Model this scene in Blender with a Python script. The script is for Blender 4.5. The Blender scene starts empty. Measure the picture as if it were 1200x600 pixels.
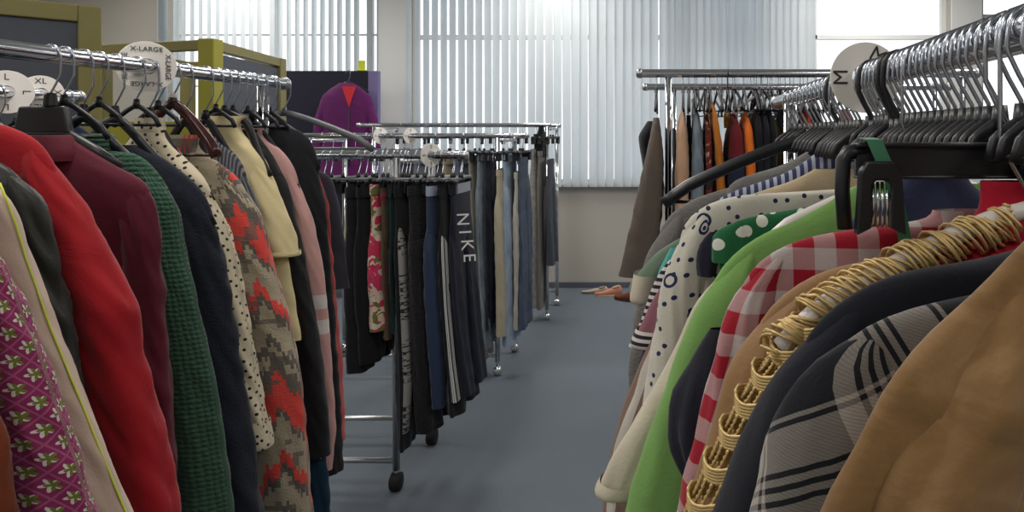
import bpy, math, random
from mathutils import Vector, noise, Matrix
random.seed(7)
PI = math.pi
SC = bpy.context.scene
COL = SC.collection
F, CX, CY, EYE = 833.0, 790.0, 155.0, 1.5      # focal length in px of the 1200x600 frame, vanishing point, eye height
def X(px, Y): return (px - CX) * Y / F
def Z(py, Y): return EYE - (py - CY) * Y / F

# ------------------------------------------------------------------ materials
def lin(c):
    return tuple((x / 12.92 if x <= .04045 else ((x + .055) / 1.055) ** 2.4) for x in c)
def rgb(r, g, b): return lin((r / 255, g / 255, b / 255)) + (1.0,)
class NT:
    def __init__(s, name):
        s.mat = bpy.data.materials.new(name); s.mat.use_nodes = True
        s.t = s.mat.node_tree; s.t.nodes.clear()
        s.out = s.t.nodes.new('ShaderNodeOutputMaterial')
        s._uv = None
    def n(s, kind, **kw):
        o = s.t.nodes.new(kind)
        for k, v in kw.items(): setattr(o, k, v)
        return o
    def put(s, sock, v):
        if hasattr(v, 'is_linked') or hasattr(v, 'links'): s.t.links.new(v, sock)
        else:
            if sock.type == 'RGBA' and len(v) == 3: v = tuple(v) + (1,)
            sock.default_value = v
    def m(s, op, a, b=None, c=None):
        o = s.n('ShaderNodeMath', operation=op)
        for i, v in enumerate((a, b, c)):
            if v is not None: s.put(o.inputs[i], v)
        return o.outputs[0]
    def mix(s, fac, a, b):
        o = s.n('ShaderNodeMix', data_type='RGBA')
        s.put(o.inputs[0], fac); s.put(o.inputs[6], a); s.put(o.inputs[7], b)
        return o.outputs[2]
    def coord(s, which='UV'):
        o = s.n('ShaderNodeTexCoord'); return o.outputs[which]
    def uv(s):
        if s._uv is None:
            sp = s.n('ShaderNodeSeparateXYZ'); s.t.links.new(s.coord('UV'), sp.inputs[0])
            s._uv = (sp.outputs[0], sp.outputs[1])
        return s._uv
    def vec(s, a, b, c=0.0):
        o = s.n('ShaderNodeCombineXYZ')
        for i, v in enumerate((a, b, c)): s.put(o.inputs[i], v)
        return o.outputs[0]
    def noise(s, vec, scale, detail=3, dist=0):
        o = s.n('ShaderNodeTexNoise'); s.put(o.inputs['Vector'], vec)
        o.inputs['Scale'].default_value = scale; o.inputs['Detail'].default_value = detail
        o.inputs['Distortion'].default_value = dist
        return o.outputs['Fac']
    def vor(s, vec, scale, rnd=1.0, out='Distance'):
        o = s.n('ShaderNodeTexVoronoi', voronoi_dimensions='2D'); s.put(o.inputs['Vector'], vec)
        o.inputs['Scale'].default_value = scale; o.inputs['Randomness'].default_value = rnd
        return o.outputs[out]
    def ramp(s, fac, stops, interp='CONSTANT'):
        o = s.n('ShaderNodeValToRGB'); s.put(o.inputs[0], fac)
        cr = o.color_ramp; cr.interpolation = interp
        while len(cr.elements) < len(stops): cr.elements.new(0.5)
        for e, (p, c) in zip(cr.elements, stops): e.position = p; e.color = c
        return o.outputs[0]
    def frac(s, a, period, off=0.0):
        return s.m('FRACT', s.m('ADD', s.m('DIVIDE', a, period), off))
    def principled(s, col, rough=.8, metal=0, bump=None, bstr=.3, bdist=.002, **kw):
        p = s.n('ShaderNodeBsdfPrincipled')
        s.put(p.inputs['Base Color'], col); s.put(p.inputs['Roughness'], rough); s.put(p.inputs['Metallic'], metal)
        for k, v in kw.items(): s.put(p.inputs[k], v)
        if bump is not None:
            b = s.n('ShaderNodeBump'); b.inputs['Strength'].default_value = bstr; b.inputs['Distance'].default_value = bdist
            s.put(b.inputs['Height'], bump); s.t.links.new(b.outputs[0], p.inputs['Normal'])
        s.t.links.new(p.outputs[0], s.out.inputs[0])
        return s.mat

def plain(name, c, rough=.5, metal=0, var=.0, scale=30, **kw):
    N = NT(name); col = c
    if var:
        f = N.noise(N.coord('Object'), scale, 4)
        col = N.mix(N.m('MULTIPLY', f, var), c, tuple(x * .5 for x in c[:3]) + (1,))
    return N.principled(col, rough, metal, **kw)
def cloth_bump(N, kind='weave'):
    u, v = N.uv()
    fine = N.noise(N.coord('UV'), 260, 2)
    big = N.noise(N.coord('UV'), 14, 3, .6)
    if kind == 'weave':
        return N.m('ADD', N.m('MULTIPLY', fine, .25), N.m('MULTIPLY', big, 1.4)), .35, .005
    if kind == 'knit':      # rows of raised stitches
        c = N.m('MULTIPLY', N.vor(N.vec(N.m('MULTIPLY', u, .9), v), 1 / .0095, .25), -2.6)
        return N.m('ADD', c, N.m('MULTIPLY', fine, .8)), .55, .004
    if kind == 'rib':
        return N.m('ADD', N.m('SINE', N.m('MULTIPLY', u, 2 * PI / .006)), big), .4, .002
    if kind == 'fuzzy':
        return N.m('ADD', N.m('MULTIPLY', fine, 1.2), N.m('MULTIPLY', N.noise(N.coord('UV'), 60, 4), 1.2)), .4, .004
    if kind == 'cord':
        return N.m('ADD', N.m('MULTIPLY', N.m('SINE', N.m('MULTIPLY', u, 2 * PI / .0026)), .06), N.m('ADD', N.m('MULTIPLY', big, 2.2), N.m('MULTIPLY', fine, .4))), .45, .006
FABS = {}
def finish(N, col, bump='weave', rough=.9, sheen=.12, var=.18):
    f = N.noise(N.coord('UV'), 22, 4, .4)
    f = N.m('MULTIPLY', f, var)
    col = N.mix(f, col, (0.02, 0.02, 0.02, 1))
    b, st, d = cloth_bump(N, bump)
    return N.principled(col, rough, 0, b, st, d, **{'Sheen Weight': sheen, 'Specular IOR Level': .25})
def fab(c, bump='weave', rough=.9, sheen=.12, var=.18):
    key = (c, bump, rough)
    if key not in FABS:
        FABS[key] = finish(NT('fabric'), rgb(*c), bump, rough, sheen, var)
    return FABS[key]
def m_dots(base, dot, cell, thr, rnd=.25, rot=.6):
    N = NT('dotted_fabric'); u, v = N.uv(); c, s_ = math.cos(rot), math.sin(rot)
    a = N.m('ADD', N.m('MULTIPLY', u, c), N.m('MULTIPLY', v, s_)); b = N.m('SUBTRACT', N.m('MULTIPLY', v, c), N.m('MULTIPLY', u, s_))
    d = N.vor(N.vec(a, b), 1 / cell, rnd)
    return finish(N, N.mix(N.m('LESS_THAN', d, thr), rgb(*base), rgb(*dot)))
def m_stripes(stops, period, axis=1, bump='weave'):
    N = NT('striped_fabric'); w = N.uv()[axis]
    return finish(N, N.ramp(N.frac(w, period, 50.0), [(p, rgb(*c)) for p, c in stops]), bump)
def m_gingham(a, b, cell):
    N = NT('gingham_fabric'); u, v = N.uv()
    su = N.m('LESS_THAN', N.frac(u, cell * 2, 50.2), .5); sv = N.m('LESS_THAN', N.frac(v, cell * 2, 50.25), .5)
    f = N.m('MULTIPLY', N.m('ADD', su, sv), .5)
    return finish(N, N.mix(f, rgb(*b), rgb(*a)), rough=.85)
def m_plaid():
    N = NT('plaid_fabric'); u0, v0 = N.uv()
    u = N.m('ADD', N.m('MULTIPLY', u0, .86), N.m('MULTIPLY', v0, .5)); v = N.m('SUBTRACT', N.m('MULTIPLY', v0, .86), N.m('MULTIPLY', u0, .5))
    W, G, K = (1, 1, 1, 1), (.42, .42, .42, 1), (.0, .0, .0, 1)
    st = [(0, K), (.40, W), (.50, K), (.53, W), (.57, K), (.60, W), (.64, K), (.67, W), (.90, K), (.93, W), (.96, K)]
    a = N.ramp(N.frac(u, .105, 50.0), st); b = N.ramp(N.frac(v, .105, 49.55), st)
    tw = N.m('LESS_THAN', N.m('FRACT', N.m('MULTIPLY', N.m('ADD', u, v), 380)), .5)
    f = N.mix(.5, a, b)
    lum = N.m('POWER', f, 1.0)
    return finish(N, N.mix(lum, rgb(22, 24, 32), N.mix(N.m('MULTIPLY', tw, .25), rgb(176, 168, 160), rgb(80, 80, 84))), 'weave', var=.2)
def m_floral():
    N = NT('magenta_flower_fabric'); u0, v0 = N.uv(); k = 1 / .0265
    a = N.m('ADD', N.m('MULTIPLY', u0, .78 * k), N.m('MULTIPLY', v0, .62 * k)); b = N.m('SUBTRACT', N.m('MULTIPLY', v0, .78 * k), N.m('MULTIPLY', u0, .62 * k))
    def star(dx, dy, r0, amp):
        x = N.m('SUBTRACT', N.m('FRACT', N.m('ADD', a, 50 + dx)), .5); y = N.m('SUBTRACT', N.m('FRACT', N.m('ADD', b, 50 + dy)), .5)
        r = N.m('SQRT', N.m('ADD', N.m('MULTIPLY', x, x), N.m('MULTIPLY', y, y))); th = N.m('ARCTAN2', y, x)
        return N.m('LESS_THAN', r, N.m('ADD', r0, N.m('MULTIPLY', N.m('COSINE', N.m('MULTIPLY', th, 5)), amp))), x, y
    w, x, y = star(.10, -.07, .25, .13); g, _, _ = star(0, 0, .22, .11)
    lat = N.m('MAXIMUM', N.m('GREATER_THAN', N.m('ABSOLUTE', x), .455), N.m('GREATER_THAN', N.m('ABSOLUTE', y), .455))
    c = N.mix(lat, rgb(128, 36, 84), rgb(152, 74, 112))
    c = N.mix(w, c, rgb(200, 192, 186)); c = N.mix(g, c, rgb(100, 110, 40))
    return finish(N, c, var=.12)
def m_aztec():
    N = NT('geometric_knit'); u, v = N.uv(); q = .011
    uq = N.m('SNAP', u, q); vq = N.m('SNAP', v, q)
    a = N.m('ABSOLUTE', N.m('SUBTRACT', N.frac(uq, .15, 50.1), .5))
    jag = N.m('ABSOLUTE', N.m('SUBTRACT', N.frac(u, .034, 50.0), .5))
    s_ = N.m('ADD', N.m('ADD', vq, N.m('MULTIPLY', a, .26)), N.m('MULTIPLY', jag, .05))
    cr, gy, co = rgb(172, 160, 138), rgb(104, 98, 92), rgb(226, 78, 70)
    band = N.ramp(N.frac(s_, .40, 50.12), [(0, cr), (.20, gy), (.25, co), (.46, gy), (.56, cr), (.62, gy), (.68, cr), (.86, gy), (.92, co)])
    sp = N.vor(N.vec(uq, vq), 26, 1, 'Distance')
    fl = N.m('GREATER_THAN', sp, .62)
    return finish(N, N.mix(N.m('MULTIPLY', fl, .8), band, gy), 'fuzzy', var=.15)
def m_blotch(base, cols, scale=18, thr=.5):
    N = NT('printed_fabric'); v = N.coord('UV'); c = rgb(*base)
    for i, k in enumerate(cols):
        u2 = N.vec(N.m('ADD', N.uv()[0], 3.1 * i), N.m('MULTIPLY', N.uv()[1], .6))
        f = N.noise(u2, scale * (1 + .2 * i), 3, 1.5)
        c = N.mix(N.m('GREATER_THAN', f, thr + .02 * i), c, rgb(*k))
    return finish(N, c, var=.1)
def m_denim(c1, c2):
    N = NT('denim'); f = N.noise(N.vec(N.uv()[0], N.m('MULTIPLY', N.uv()[1], .25)), 26, 4, .5)
    return finish(N, N.ramp(f, [(.3, rgb(*c1)), (.7, rgb(*c2))], 'LINEAR'), var=.15)
def m_navyprint():
    N = NT('white_navy_print'); u, v = N.uv()
    d = N.vor(N.vec(u, v), 1 / .021, .7); d2 = N.vor(N.vec(N.m('ADD', u, .31), N.m('ADD', v, .17)), 1 / .070, .8)
    ring = N.m('MULTIPLY', N.m('LESS_THAN', d2, .14), N.m('GREATER_THAN', d2, .085))
    f = N.m('MAXIMUM', N.m('LESS_THAN', d, .15), ring)
    return finish(N, N.mix(f, rgb(208, 204, 192), rgb(34, 42, 84)), var=.12)
def m_letters():
    N = NT('grey_tape_with_dark_marks'); u, v = N.uv()
    a = N.m('LESS_THAN', N.frac(v, .028, 50.), .62)
    c = N.vor(N.vec(N.m('SNAP', N.m('MULTIPLY', u, 60), 1), N.m('SNAP', N.m('MULTIPLY', v, 170), 1)), .9, 1)
    gap = N.m('LESS_THAN', N.frac(v, .26, 50.1), .70)
    f = N.m('MULTIPLY', N.m('MULTIPLY', a, gap), N.m('GREATER_THAN', c, .36))
    return finish(N, N.mix(f, rgb(150, 148, 146), rgb(40, 40, 44)))

CHROME = plain('chrome', (.78, .80, .84, 1), .13, 1)
WIRE = plain('hook_wire', (.50, .53, .60, 1), .22, 1)
STEEL = plain('dull_steel', (.55, .56, .58, 1), .35, 1)
BLACKP = plain('black_plastic', rgb(26, 27, 33), .38)
BLACKM = plain('black_metal', rgb(24, 25, 28), .35, .3)
RUBBER = plain('black_rubber', rgb(20, 20, 21), .7)
WHITEP = plain('white_plastic', rgb(214, 208, 204), .35)
CLEARP = plain('grey_translucent_plastic', rgb(96, 98, 104), .25)
DISCW = plain('size_disc_plastic', rgb(240, 236, 232), .45)
INK = plain('black_ink', rgb(40, 40, 46), .6)
WOODH = plain('dark_red_wood', rgb(62, 26, 26), .22, 0, .5, 60)
GOLD = plain('gold_beads', rgb(206, 178, 122), .48, .4)
GREENT = plain('green_tape', rgb(58, 122, 92), .5)
OLIVEW = plain('olive_stained_wood', rgb(128, 120, 68), .45, 0, .4, 12)
YELLOWW = plain('bright_yellow_wood', rgb(150, 145, 40), .5, 0, .3, 10)
SLATE = plain('slate_board', rgb(70, 74, 86), .6, 0, .25, 9)
NAVYP = plain('navy_screen_cloth', rgb(26, 27, 48), .85, 0, .2, 30)
LILACP = plain('lilac_edge', rgb(120, 112, 160), .7)
LIME = plain('lime_plastic', rgb(205, 214, 40), .5)

# ------------------------------------------------------------------ mesh builder
class MB:
    def __init__(s): s.v, s.f, s.uv, s.sharp = [], [], [], False
    def add(s, vs, fs, uvs=None):
        o = len(s.v); s.v += [tuple(p) for p in vs]; s.f += [tuple(i + o for i in f) for f in fs]
        s.uv += list(uvs) if uvs else [(p[0], p[2]) for p in vs]
    def box(s, c, d, rz=0.0):
        c = Vector(c); h = Vector(d) / 2; R = Matrix.Rotation(rz, 3, 'Z')
        vs = [c + R @ Vector((sx * h.x, sy * h.y, sz * h.z)) for sx in (-1, 1) for sy in (-1, 1) for sz in (-1, 1)]
        s.add(vs, [(0, 1, 3, 2), (4, 6, 7, 5), (0, 4, 5, 1), (2, 3, 7, 6), (0, 2, 6, 4), (1, 5, 7, 3)])
    def sweep(s, path, r, n=10, up=(0, 0, 1), ry=None, cap=True):
        """tube along path; r along the side axis, ry along the up axis (numbers or lists)"""
        P = [Vector(p) for p in path]; m = len(P); up = Vector(up)
        rs = r if isinstance(r, (list, tuple)) else [r] * m
        rys = (ry if isinstance(ry, (list, tuple)) else [ry] * m) if ry is not None else rs
        vs, uv, L = [], [], 0
        side = None
        for i, p in enumerate(P):
            t = (P[min(i + 1, m - 1)] - P[max(i - 1, 0)]).normalized()
            if i: L += (P[i] - P[i - 1]).length
            sd = t.cross(up)
            if sd.length < 1e-3: sd = side or t.cross(Vector((1, 0, 0)))
            sd.normalize()
            if side is not None and sd.dot(side) < 0: sd = -sd
            side = sd; nn = sd.cross(t).normalized()
            for k in range(n):
                a = 2 * PI * k / n
                vs.append(p + sd * (rs[i] * math.cos(a)) + nn * (rys[i] * math.sin(a)))
                uv.append((k / n * 2 * PI * rs[i], L))
        fs = [(i * n + k, i * n + (k + 1) % n, (i + 1) * n + (k + 1) % n, (i + 1) * n + k) for i in range(m - 1) for k in range(n)]
        if cap: fs += [tuple(range(n - 1, -1, -1)), tuple((m - 1) * n + k for k in range(n))]
        s.add(vs, fs, uv)
    def stack(s, rows, n=40, step=.015, fold=0., seed=0., e=2.2, wr=0., cap=False, smooth=3, planar=True, lobes=5):
        """horizontal rounded sections; rows = (z, cx, cy, rx, ry) from top to bottom"""
        R = []
        for a, b in zip(rows[:-1], rows[1:]):
            d = math.sqrt(sum((a[i] - b[i]) ** 2 for i in (0, 1, 3)))
            k = max(2, int(d / step))
            R += [tuple(a[j] + (b[j] - a[j]) * i / k for j in range(5)) for i in range(k)]
        R.append(tuple(rows[-1]))
        for _ in range(smooth):
            R = [R[0]] + [tuple((R[i - 1][j] + 2 * R[i][j] + R[i + 1][j]) / 4 for j in range(5)) for i in range(1, len(R) - 1)] + [R[-1]]
        vs, uv = [], []; z0 = R[0][0]; L = 0
        mean = sum(r[3] + r[4] for r in R) / len(R)
        for i, (z, cx, cy, rx, ry) in enumerate(R):
            if i: L += math.hypot(z - R[i - 1][0], 0 if planar else .0)
            d = z0 - z; amp = fold * min(1.0, d / .35)
            for k in range(n):
                a = 2 * PI * k / n; c, sn = math.cos(a), math.sin(a)
                x = math.copysign(abs(c) ** (2 / e), c) * rx; y = math.copysign(abs(sn) ** (2 / e), sn) * ry
                dd = 0
                if amp:
                    q = Vector((x / .05 * .8, y / .05 * .6, z * 1.6 + seed * 3.7))
                    dd += amp * (noise.noise(q) * 1.6 + .5 * math.sin(lobes * a + seed * 5 + z * 3))
                if wr:
                    q = Vector((c * 1.2 + seed, sn * 1.2 + (x + z) * 9, z * 22 + c * 3))
                    dd += wr * noise.noise(q) * min(1., d / .08)
                l = math.hypot(c / max(rx, .004), sn / max(ry, .004)) or 1
                nx, ny = (c / max(rx, .004)) / l, (sn / max(ry, .004)) / l
                vs.append((cx + x + nx * dd, cy + y + ny * dd, z))
                uv.append((cx + x, z) if planar else (a * mean * .5, z))
        m = len(R)
        fs = [(i * n + k, (i + 1) * n + k, (i + 1) * n + (k + 1) % n, i * n + (k + 1) % n) for i in range(m - 1) for k in range(n)]
        if cap: fs += [tuple(range(n)), tuple((m - 1) * n + k for k in range(n - 1, -1, -1))]
        s.add(vs, fs, uv)
    def disc(s, c, r, t, axis, hole=0.0, n=48):
        """flat ring of thickness t whose face normal is axis"""
        c = Vector(c); ax = Vector(axis).normalized(); a = ax.cross(Vector((0, 0, 1)))
        if a.length < 1e-3: a = Vector((1, 0, 0))
        a.normalize(); b = ax.cross(a)
        vs = []
        for off in (-t / 2, t / 2):
            for rr in (r, max(hole, 1e-4)):
                vs += [c + ax * off + (a * math.cos(2 * PI * k / n) + b * math.sin(2 * PI * k / n)) * rr for k in range(n)]
        fs = []
        for k in range(n):
            j = (k + 1) % n
            fs += [(k, j, n + j, n + k), (2 * n + j, 2 * n + k, 3 * n + k, 3 * n + j), (j, k, 2 * n + k, 2 * n + j), (n + k, n + j, 3 * n + j, 3 * n + k)]
        s.add(vs, fs)
    def build(s, name, mat, parent=None, smooth=True, bevel=0.0, sub=0, auto=None):
        off = Vector(parent_world(parent)) if parent else Vector((0, 0, 0))
        me = bpy.data.meshes.new(name)
        me.from_pydata([(p[0] - off.x, p[1] - off.y, p[2] - off.z) for p in s.v], [], s.f)
        l = me.uv_layers.new(name='UVMap')
        idx = [0] * len(me.loops); me.loops.foreach_get('vertex_index', idx)
        flat = []
        for i in idx: flat += s.uv[i]
        l.data.foreach_set('uv', flat)
        me.materials.append(mat)
        if smooth: me.shade_smooth()
        o = bpy.data.objects.new(name, me); COL.objects.link(o)
        if parent: o.parent = parent
        if bevel:
            md = o.modifiers.new('bevel', 'BEVEL'); md.width = bevel; md.segments = 2; md.limit_method = 'ANGLE'
        if sub:
            md = o.modifiers.new('sub', 'SUBSURF'); md.levels = sub; md.render_levels = sub
        me.update()
        return o
def parent_world(o):
    v = Vector((0, 0, 0))
    while o: v += o.location; o = o.parent
    return v
def tag(o, label, cat, group=None, kind=None):
    o['label'] = label; o['category'] = cat
    if group: o['group'] = group
    if kind: o['kind'] = kind
    return o
def thing(name, label, cat, loc, group=None):
    o = bpy.data.objects.new(name, None); COL.objects.link(o); o.location = loc; o.empty_display_size = .05
    return tag(o, label, cat, group)
def struct(mb, name, mat, parent=None, **kw):
    o = mb.build(name, mat, parent, smooth=False, **kw)
    if not parent: o['kind'] = 'structure'
    return o
def dup(root, loc, label=None, group=None, rz=None):
    r = root.copy(); COL.objects.link(r); r.location = loc
    if rz is not None: r.rotation_euler = (0, 0, rz)
    if label: r['label'] = label
    if group: r['group'] = group
    for ch in root.children:
        c = ch.copy(); COL.objects.link(c); c.parent = r
        for g in ch.children:
            d = g.copy(); COL.objects.link(d); d.parent = c
    return r
def text_mb(mb, txt, size, M, spacing=1.0):
    cu = bpy.data.curves.new('lettering', 'FONT'); cu.body = txt; cu.size = size; cu.align_x = 'CENTER'; cu.align_y = 'CENTER'
    cu.extrude = .0004; cu.space_character = spacing
    o = bpy.data.objects.new('lettering', cu); COL.objects.link(o)
    dg = bpy.context.evaluated_depsgraph_get(); me = bpy.data.meshes.new_from_object(o.evaluated_get(dg))
    mb.add([M @ v.co for v in me.vertices], [tuple(p.vertices) for p in me.polygons])
    bpy.data.objects.remove(o); bpy.data.curves.remove(cu); bpy.data.meshes.remove(me)
def frame_mat(o, xa, ya):
    xa, ya = Vector(xa).normalized(), Vector(ya).normalized(); za = xa.cross(ya)
    M = Matrix((xa, ya, za)).transposed().to_4x4(); M.translation = Vector(o); return M

# ------------------------------------------------------------------ room
YW = 6.87                      # back wall
XL, XR, YB, ZC = -6.4, 5.2, -3.2, 3.2
def wx(px): return X(px, YW)
SILL = Z(217, YW)
ZT = 3.02
WALL = plain('wall_paint', rgb(184, 180, 172), .85, 0, .05, 3)
Ncp = NT('carpet'); cc = Ncp.coord('Object')
cf = Ncp.noise(cc, 1.3, 3); cg = Ncp.noise(cc, 300, 2)
MCARPET = Ncp.principled(Ncp.mix(Ncp.m('MULTIPLY', cg, .6), Ncp.mix(cf, rgb(116, 125, 135), rgb(104, 113, 124)), rgb(76, 85, 96)), .95, 0, cg, .6, .004)
CEIL = plain('ceiling_paint', rgb(225, 223, 218), .9)
FRAME = plain('window_frame_paint', rgb(226, 228, 230), .5)
BASE = plain('baseboard_vinyl', rgb(88, 92, 104), .5)
b = MB(); b.box(((XL + XR) / 2, (YB + YW) / 2, -.05), (XR - XL + .4, YW - YB + .4, .1)); struct(b, 'floor', MCARPET)
b = MB(); b.box(((XL + XR) / 2, (YB + YW) / 2, ZC + .05), (XR - XL + .4, YW - YB + .4, .1)); struct(b, 'ceiling', CEIL)
b = MB(); b.box((XL - .1, (YB + YW) / 2, ZC / 2), (.2, YW - YB + .4, ZC)); struct(b, 'wall_left', WALL)
b = MB(); b.box((XR + .1, (YB + YW) / 2, ZC / 2), (.2, YW - YB + .4, ZC)); struct(b, 'wall_right', WALL)
b = MB(); b.box(((XL + XR) / 2, YB - .1, ZC / 2), (XR - XL, .2, ZC)); struct(b, 'wall_front', WALL)
WT = .22
wins = [(wx(196), wx(443)), (wx(480), wx(1113)), (wx(1151), wx(1330))]
b = MB()
yc = YW + WT / 2
b.box(((XL + XR) / 2, yc, SILL / 2), (XR - XL, WT, SILL))
b.box(((XL + XR) / 2, yc, (ZT + ZC) / 2), (XR - XL, WT, ZC - ZT))
edges = [XL] + [e for w in wins for e in w] + [XR]
for i in range(0, len(edges), 2):
    b.box(((edges[i] + edges[i + 1]) / 2, yc, (SILL + ZT) / 2), (edges[i + 1] - edges[i], WT, ZT - SILL))
struct(b, 'wall_back', WALL)
for k_, (pa, pb) in enumerate(((444, 479), (1114, 1150))):
    b = MB(); b.box(((wx(pa) + wx(pb)) / 2, YW - .012, (SILL + ZT) / 2), (wx(pb) - wx(pa), .024, ZT - SILL)); struct(b, 'trim_%d' % (k_ + 1), FRAME, bevel=.004)
b = MB(); b.box(((XL + XR) / 2, YW - .009, Z(334, YW) / 2 + .0), (XR - XL, .018, .085)); b.v = [(p[0], p[1], max(0, p[2])) for p in b.v]
struct(b, 'baseboard_back', BASE, bevel=.004)
GL = NT('window_glass'); tr = GL.n('ShaderNodeBsdfTransparent'); gl = GL.n('ShaderNodeBsdfGlossy'); gl.inputs['Roughness'].default_value = .02
fr = GL.n('ShaderNodeFresnel'); mx = GL.n('ShaderNodeMixShader')
GL.t.links.new(fr.outputs[0], mx.inputs[0]); GL.t.links.new(tr.outputs[0], mx.inputs[1]); GL.t.links.new(gl.outputs[0], mx.inputs[2]); GL.t.links.new(mx.outputs[0], GL.out.inputs[0])
for i, (x0, x1) in enumerate(wins):
    fw = .05
    o = MB()
    for xx in (x0 + fw / 2, x1 - fw / 2): o.box((xx, YW + .12, (SILL + ZT) / 2), (fw, .07, ZT - SILL))
    for zz in (SILL + fw / 2, ZT - fw / 2): o.box(((x0 + x1) / 2, YW + .12, zz), (x1 - x0 - 2 * fw, .07, fw))
    w = struct(o, 'window_%d' % (i + 1), FRAME, bevel=.004)
    m = MB()
    if i == 0:
        for pxx in (316, 428): m.box((wx(pxx), YW + .12, (SILL + ZT) / 2), (.055, .06, ZT - SILL - .1))
        for pyy in (39, 100): m.box(((x0 + x1) / 2, YW + .12, Z(pyy, YW)), (x1 - x0 - .1, .05, .016))
    elif i == 1:
        for pxx in (640, 800, 957): m.box((wx(pxx), YW + .12, (SILL + ZT) / 2), (.05, .06, ZT - SILL - .1))
        m.box(((x0 + x1) / 2, YW + .12, Z(44, YW + .12)), (x1 - x0 - .1, .06, .045))
    else:
        m.box(((x0 + x1) / 2, YW + .12, Z(20, YW + .12)), (x1 - x0 - .1, .06, .045))
    struct(m, 'mullion', FRAME, w, bevel=.003)
    g = MB(); g.box(((x0 + x1) / 2, YW + .125, (SILL + ZT) / 2), (x1 - x0 - .08, .006, ZT - SILL - .08)); struct(g, 'pane', GL.mat, w)
    s_ = MB(); s_.box(((x0 + x1) / 2, YW + .02, SILL + .012), (x1 - x0, .18, .024)); struct(s_, 'window_sill', FRAME, w, bevel=.005)

# vertical blinds
VN = NT('blind_vane_fabric')
d1 = VN.n('ShaderNodeBsdfDiffuse'); d2 = VN.n('ShaderNodeBsdfTranslucent'); mxx = VN.n('ShaderNodeMixShader')
d1.inputs[0].default_value = (.86, .86, .84, 1); d2.inputs[0].default_value = (.82, .88, .93, 1); mxx.inputs[0].default_value = .60
VN.t.links.new(d1.outputs[0], mxx.inputs[1]); VN.t.links.new(d2.outputs[0], mxx.inputs[2]); VN.t.links.new(mxx.outputs[0], VN.out.inputs[0])
def blind(label, x0, x1, pitch, angle, width=.089, jit=0.03, y=YW - .09, zb=None, gaps=()):
    zb = zb if zb is not None else SILL - .01
    t = thing('vertical_blind', label, 'blind', ((x0 + x1) / 2, y, zb))
    h = MB(); h.box(((x0 + x1) / 2, y, ZT + .03), (x1 - x0 + .06, .06, .05)); h.build('headrail', FRAME, t, False, bevel=.004)
    v = MB(); n = int((x1 - x0) / pitch)
    for i in range(n + 1):
        xc = x0 + i * pitch
        if any(a < xc < b_ for a, b_ in gaps): continue
        an = (angle(i / n) if callable(angle) else angle) + random.uniform(-jit, jit)
        lean = random.uniform(-.004, .004)
        vs = []; K = 6
        for zz in (zb, (zb + ZT) / 2, ZT):
            for side in (0, 1):
                for k in range(K + 1):
                    s_ = (k / K - .5) * width; bow = .006 * (1 - (2 * k / K - 1) ** 2) + side * .0008
                    vs.append((xc + s_ * math.cos(an) - bow * math.sin(an) + lean * (ZT - zz), y + s_ * math.sin(an) + bow * math.cos(an), zz))
        q = K + 1; fs = []
        for r in range(2):
            o = r * 2 * q
            for k in range(K):
                fs += [(o + k, o + k + 1, o + 2 * q + k + 1, o + 2 * q + k), (o + q + k + 1, o + q + k, o + 3 * q + k, o + 3 * q + k + 1)]
        v.add(vs, fs)
    v.build('vanes', VN.mat, t)
    return t
blind('long pale vertical blind with open vanes in left window behind the wood framed boards', wx(213), wx(312), .0805, math.radians(-34))
blind('pale vertical blind with open vanes in left window, above the dark navy screen', wx(325), wx(424), .0805, math.radians(-34))
blind('stacked grey vanes of a vertical blind bunched at the left edge of left window', wx(199.5), wx(209), .018, math.radians(-40), y=YW - .16)
blind('wide white vertical blind with closed vanes filling the middle window', wx(483), wx(770), .0835, lambda f: math.radians(-34 + 20 * f), jit=.02)
blind('white vertical blind with closed overlapping vanes hanging next to bare bright window', wx(778), wx(948), .070, lambda f: math.radians(-12 + 22 * math.sin(f * 9)), jit=.16)

# unseen ceiling troffers with area lights, added to light the room
TROF = NT('added_lit_diffuser'); em = TROF.n('ShaderNodeEmission'); em.inputs[0].default_value = (1, .97, .92, 1); em.inputs[1].default_value = 2.0
TROF.t.links.new(em.outputs[0], TROF.out.inputs[0])
LP = [(x, y) for y in (-1.6, 1.2, 3.8, 5.9) for x in (-4.2, -1.2, 1.8)]  # row nearest the back wall is added to brighten wall and blinds
t0 = None
for i, (x, y) in enumerate(LP):
    if t0 is None:
        t0 = thing('added_ceiling_light', 'added ceiling light panel, out of view', 'light', (x, y, ZC - .02), 'added ceiling light panels')
        f_ = MB()
        for dx in (-.3, .3): f_.box((x + dx, y, ZC - .012), (.03, 1.22, .024))
        for dy in (-.6, .6): f_.box((x, y + dy, ZC - .012), (.6, .03, .024))
        f_.build('light_frame', FRAME, t0, False)
        d_ = MB(); d_.box((x, y, ZC - .008), (.57, 1.17, .008)); d_.build('diffuser', TROF.mat, t0, False)
    else: dup(t0, (x, y, ZC - .02))
    la = bpy.data.lights.new('added_ceiling_lamp', 'AREA'); la.shape = 'RECTANGLE'; la.size = .56; la.size_y = 1.15
    la.energy = 26 if y > 5 else 25; la.color = (1, .95, .87)
    lo = bpy.data.objects.new('added_ceiling_lamp', la); COL.objects.link(lo); lo.location = (x, y, ZC - .04)

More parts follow.
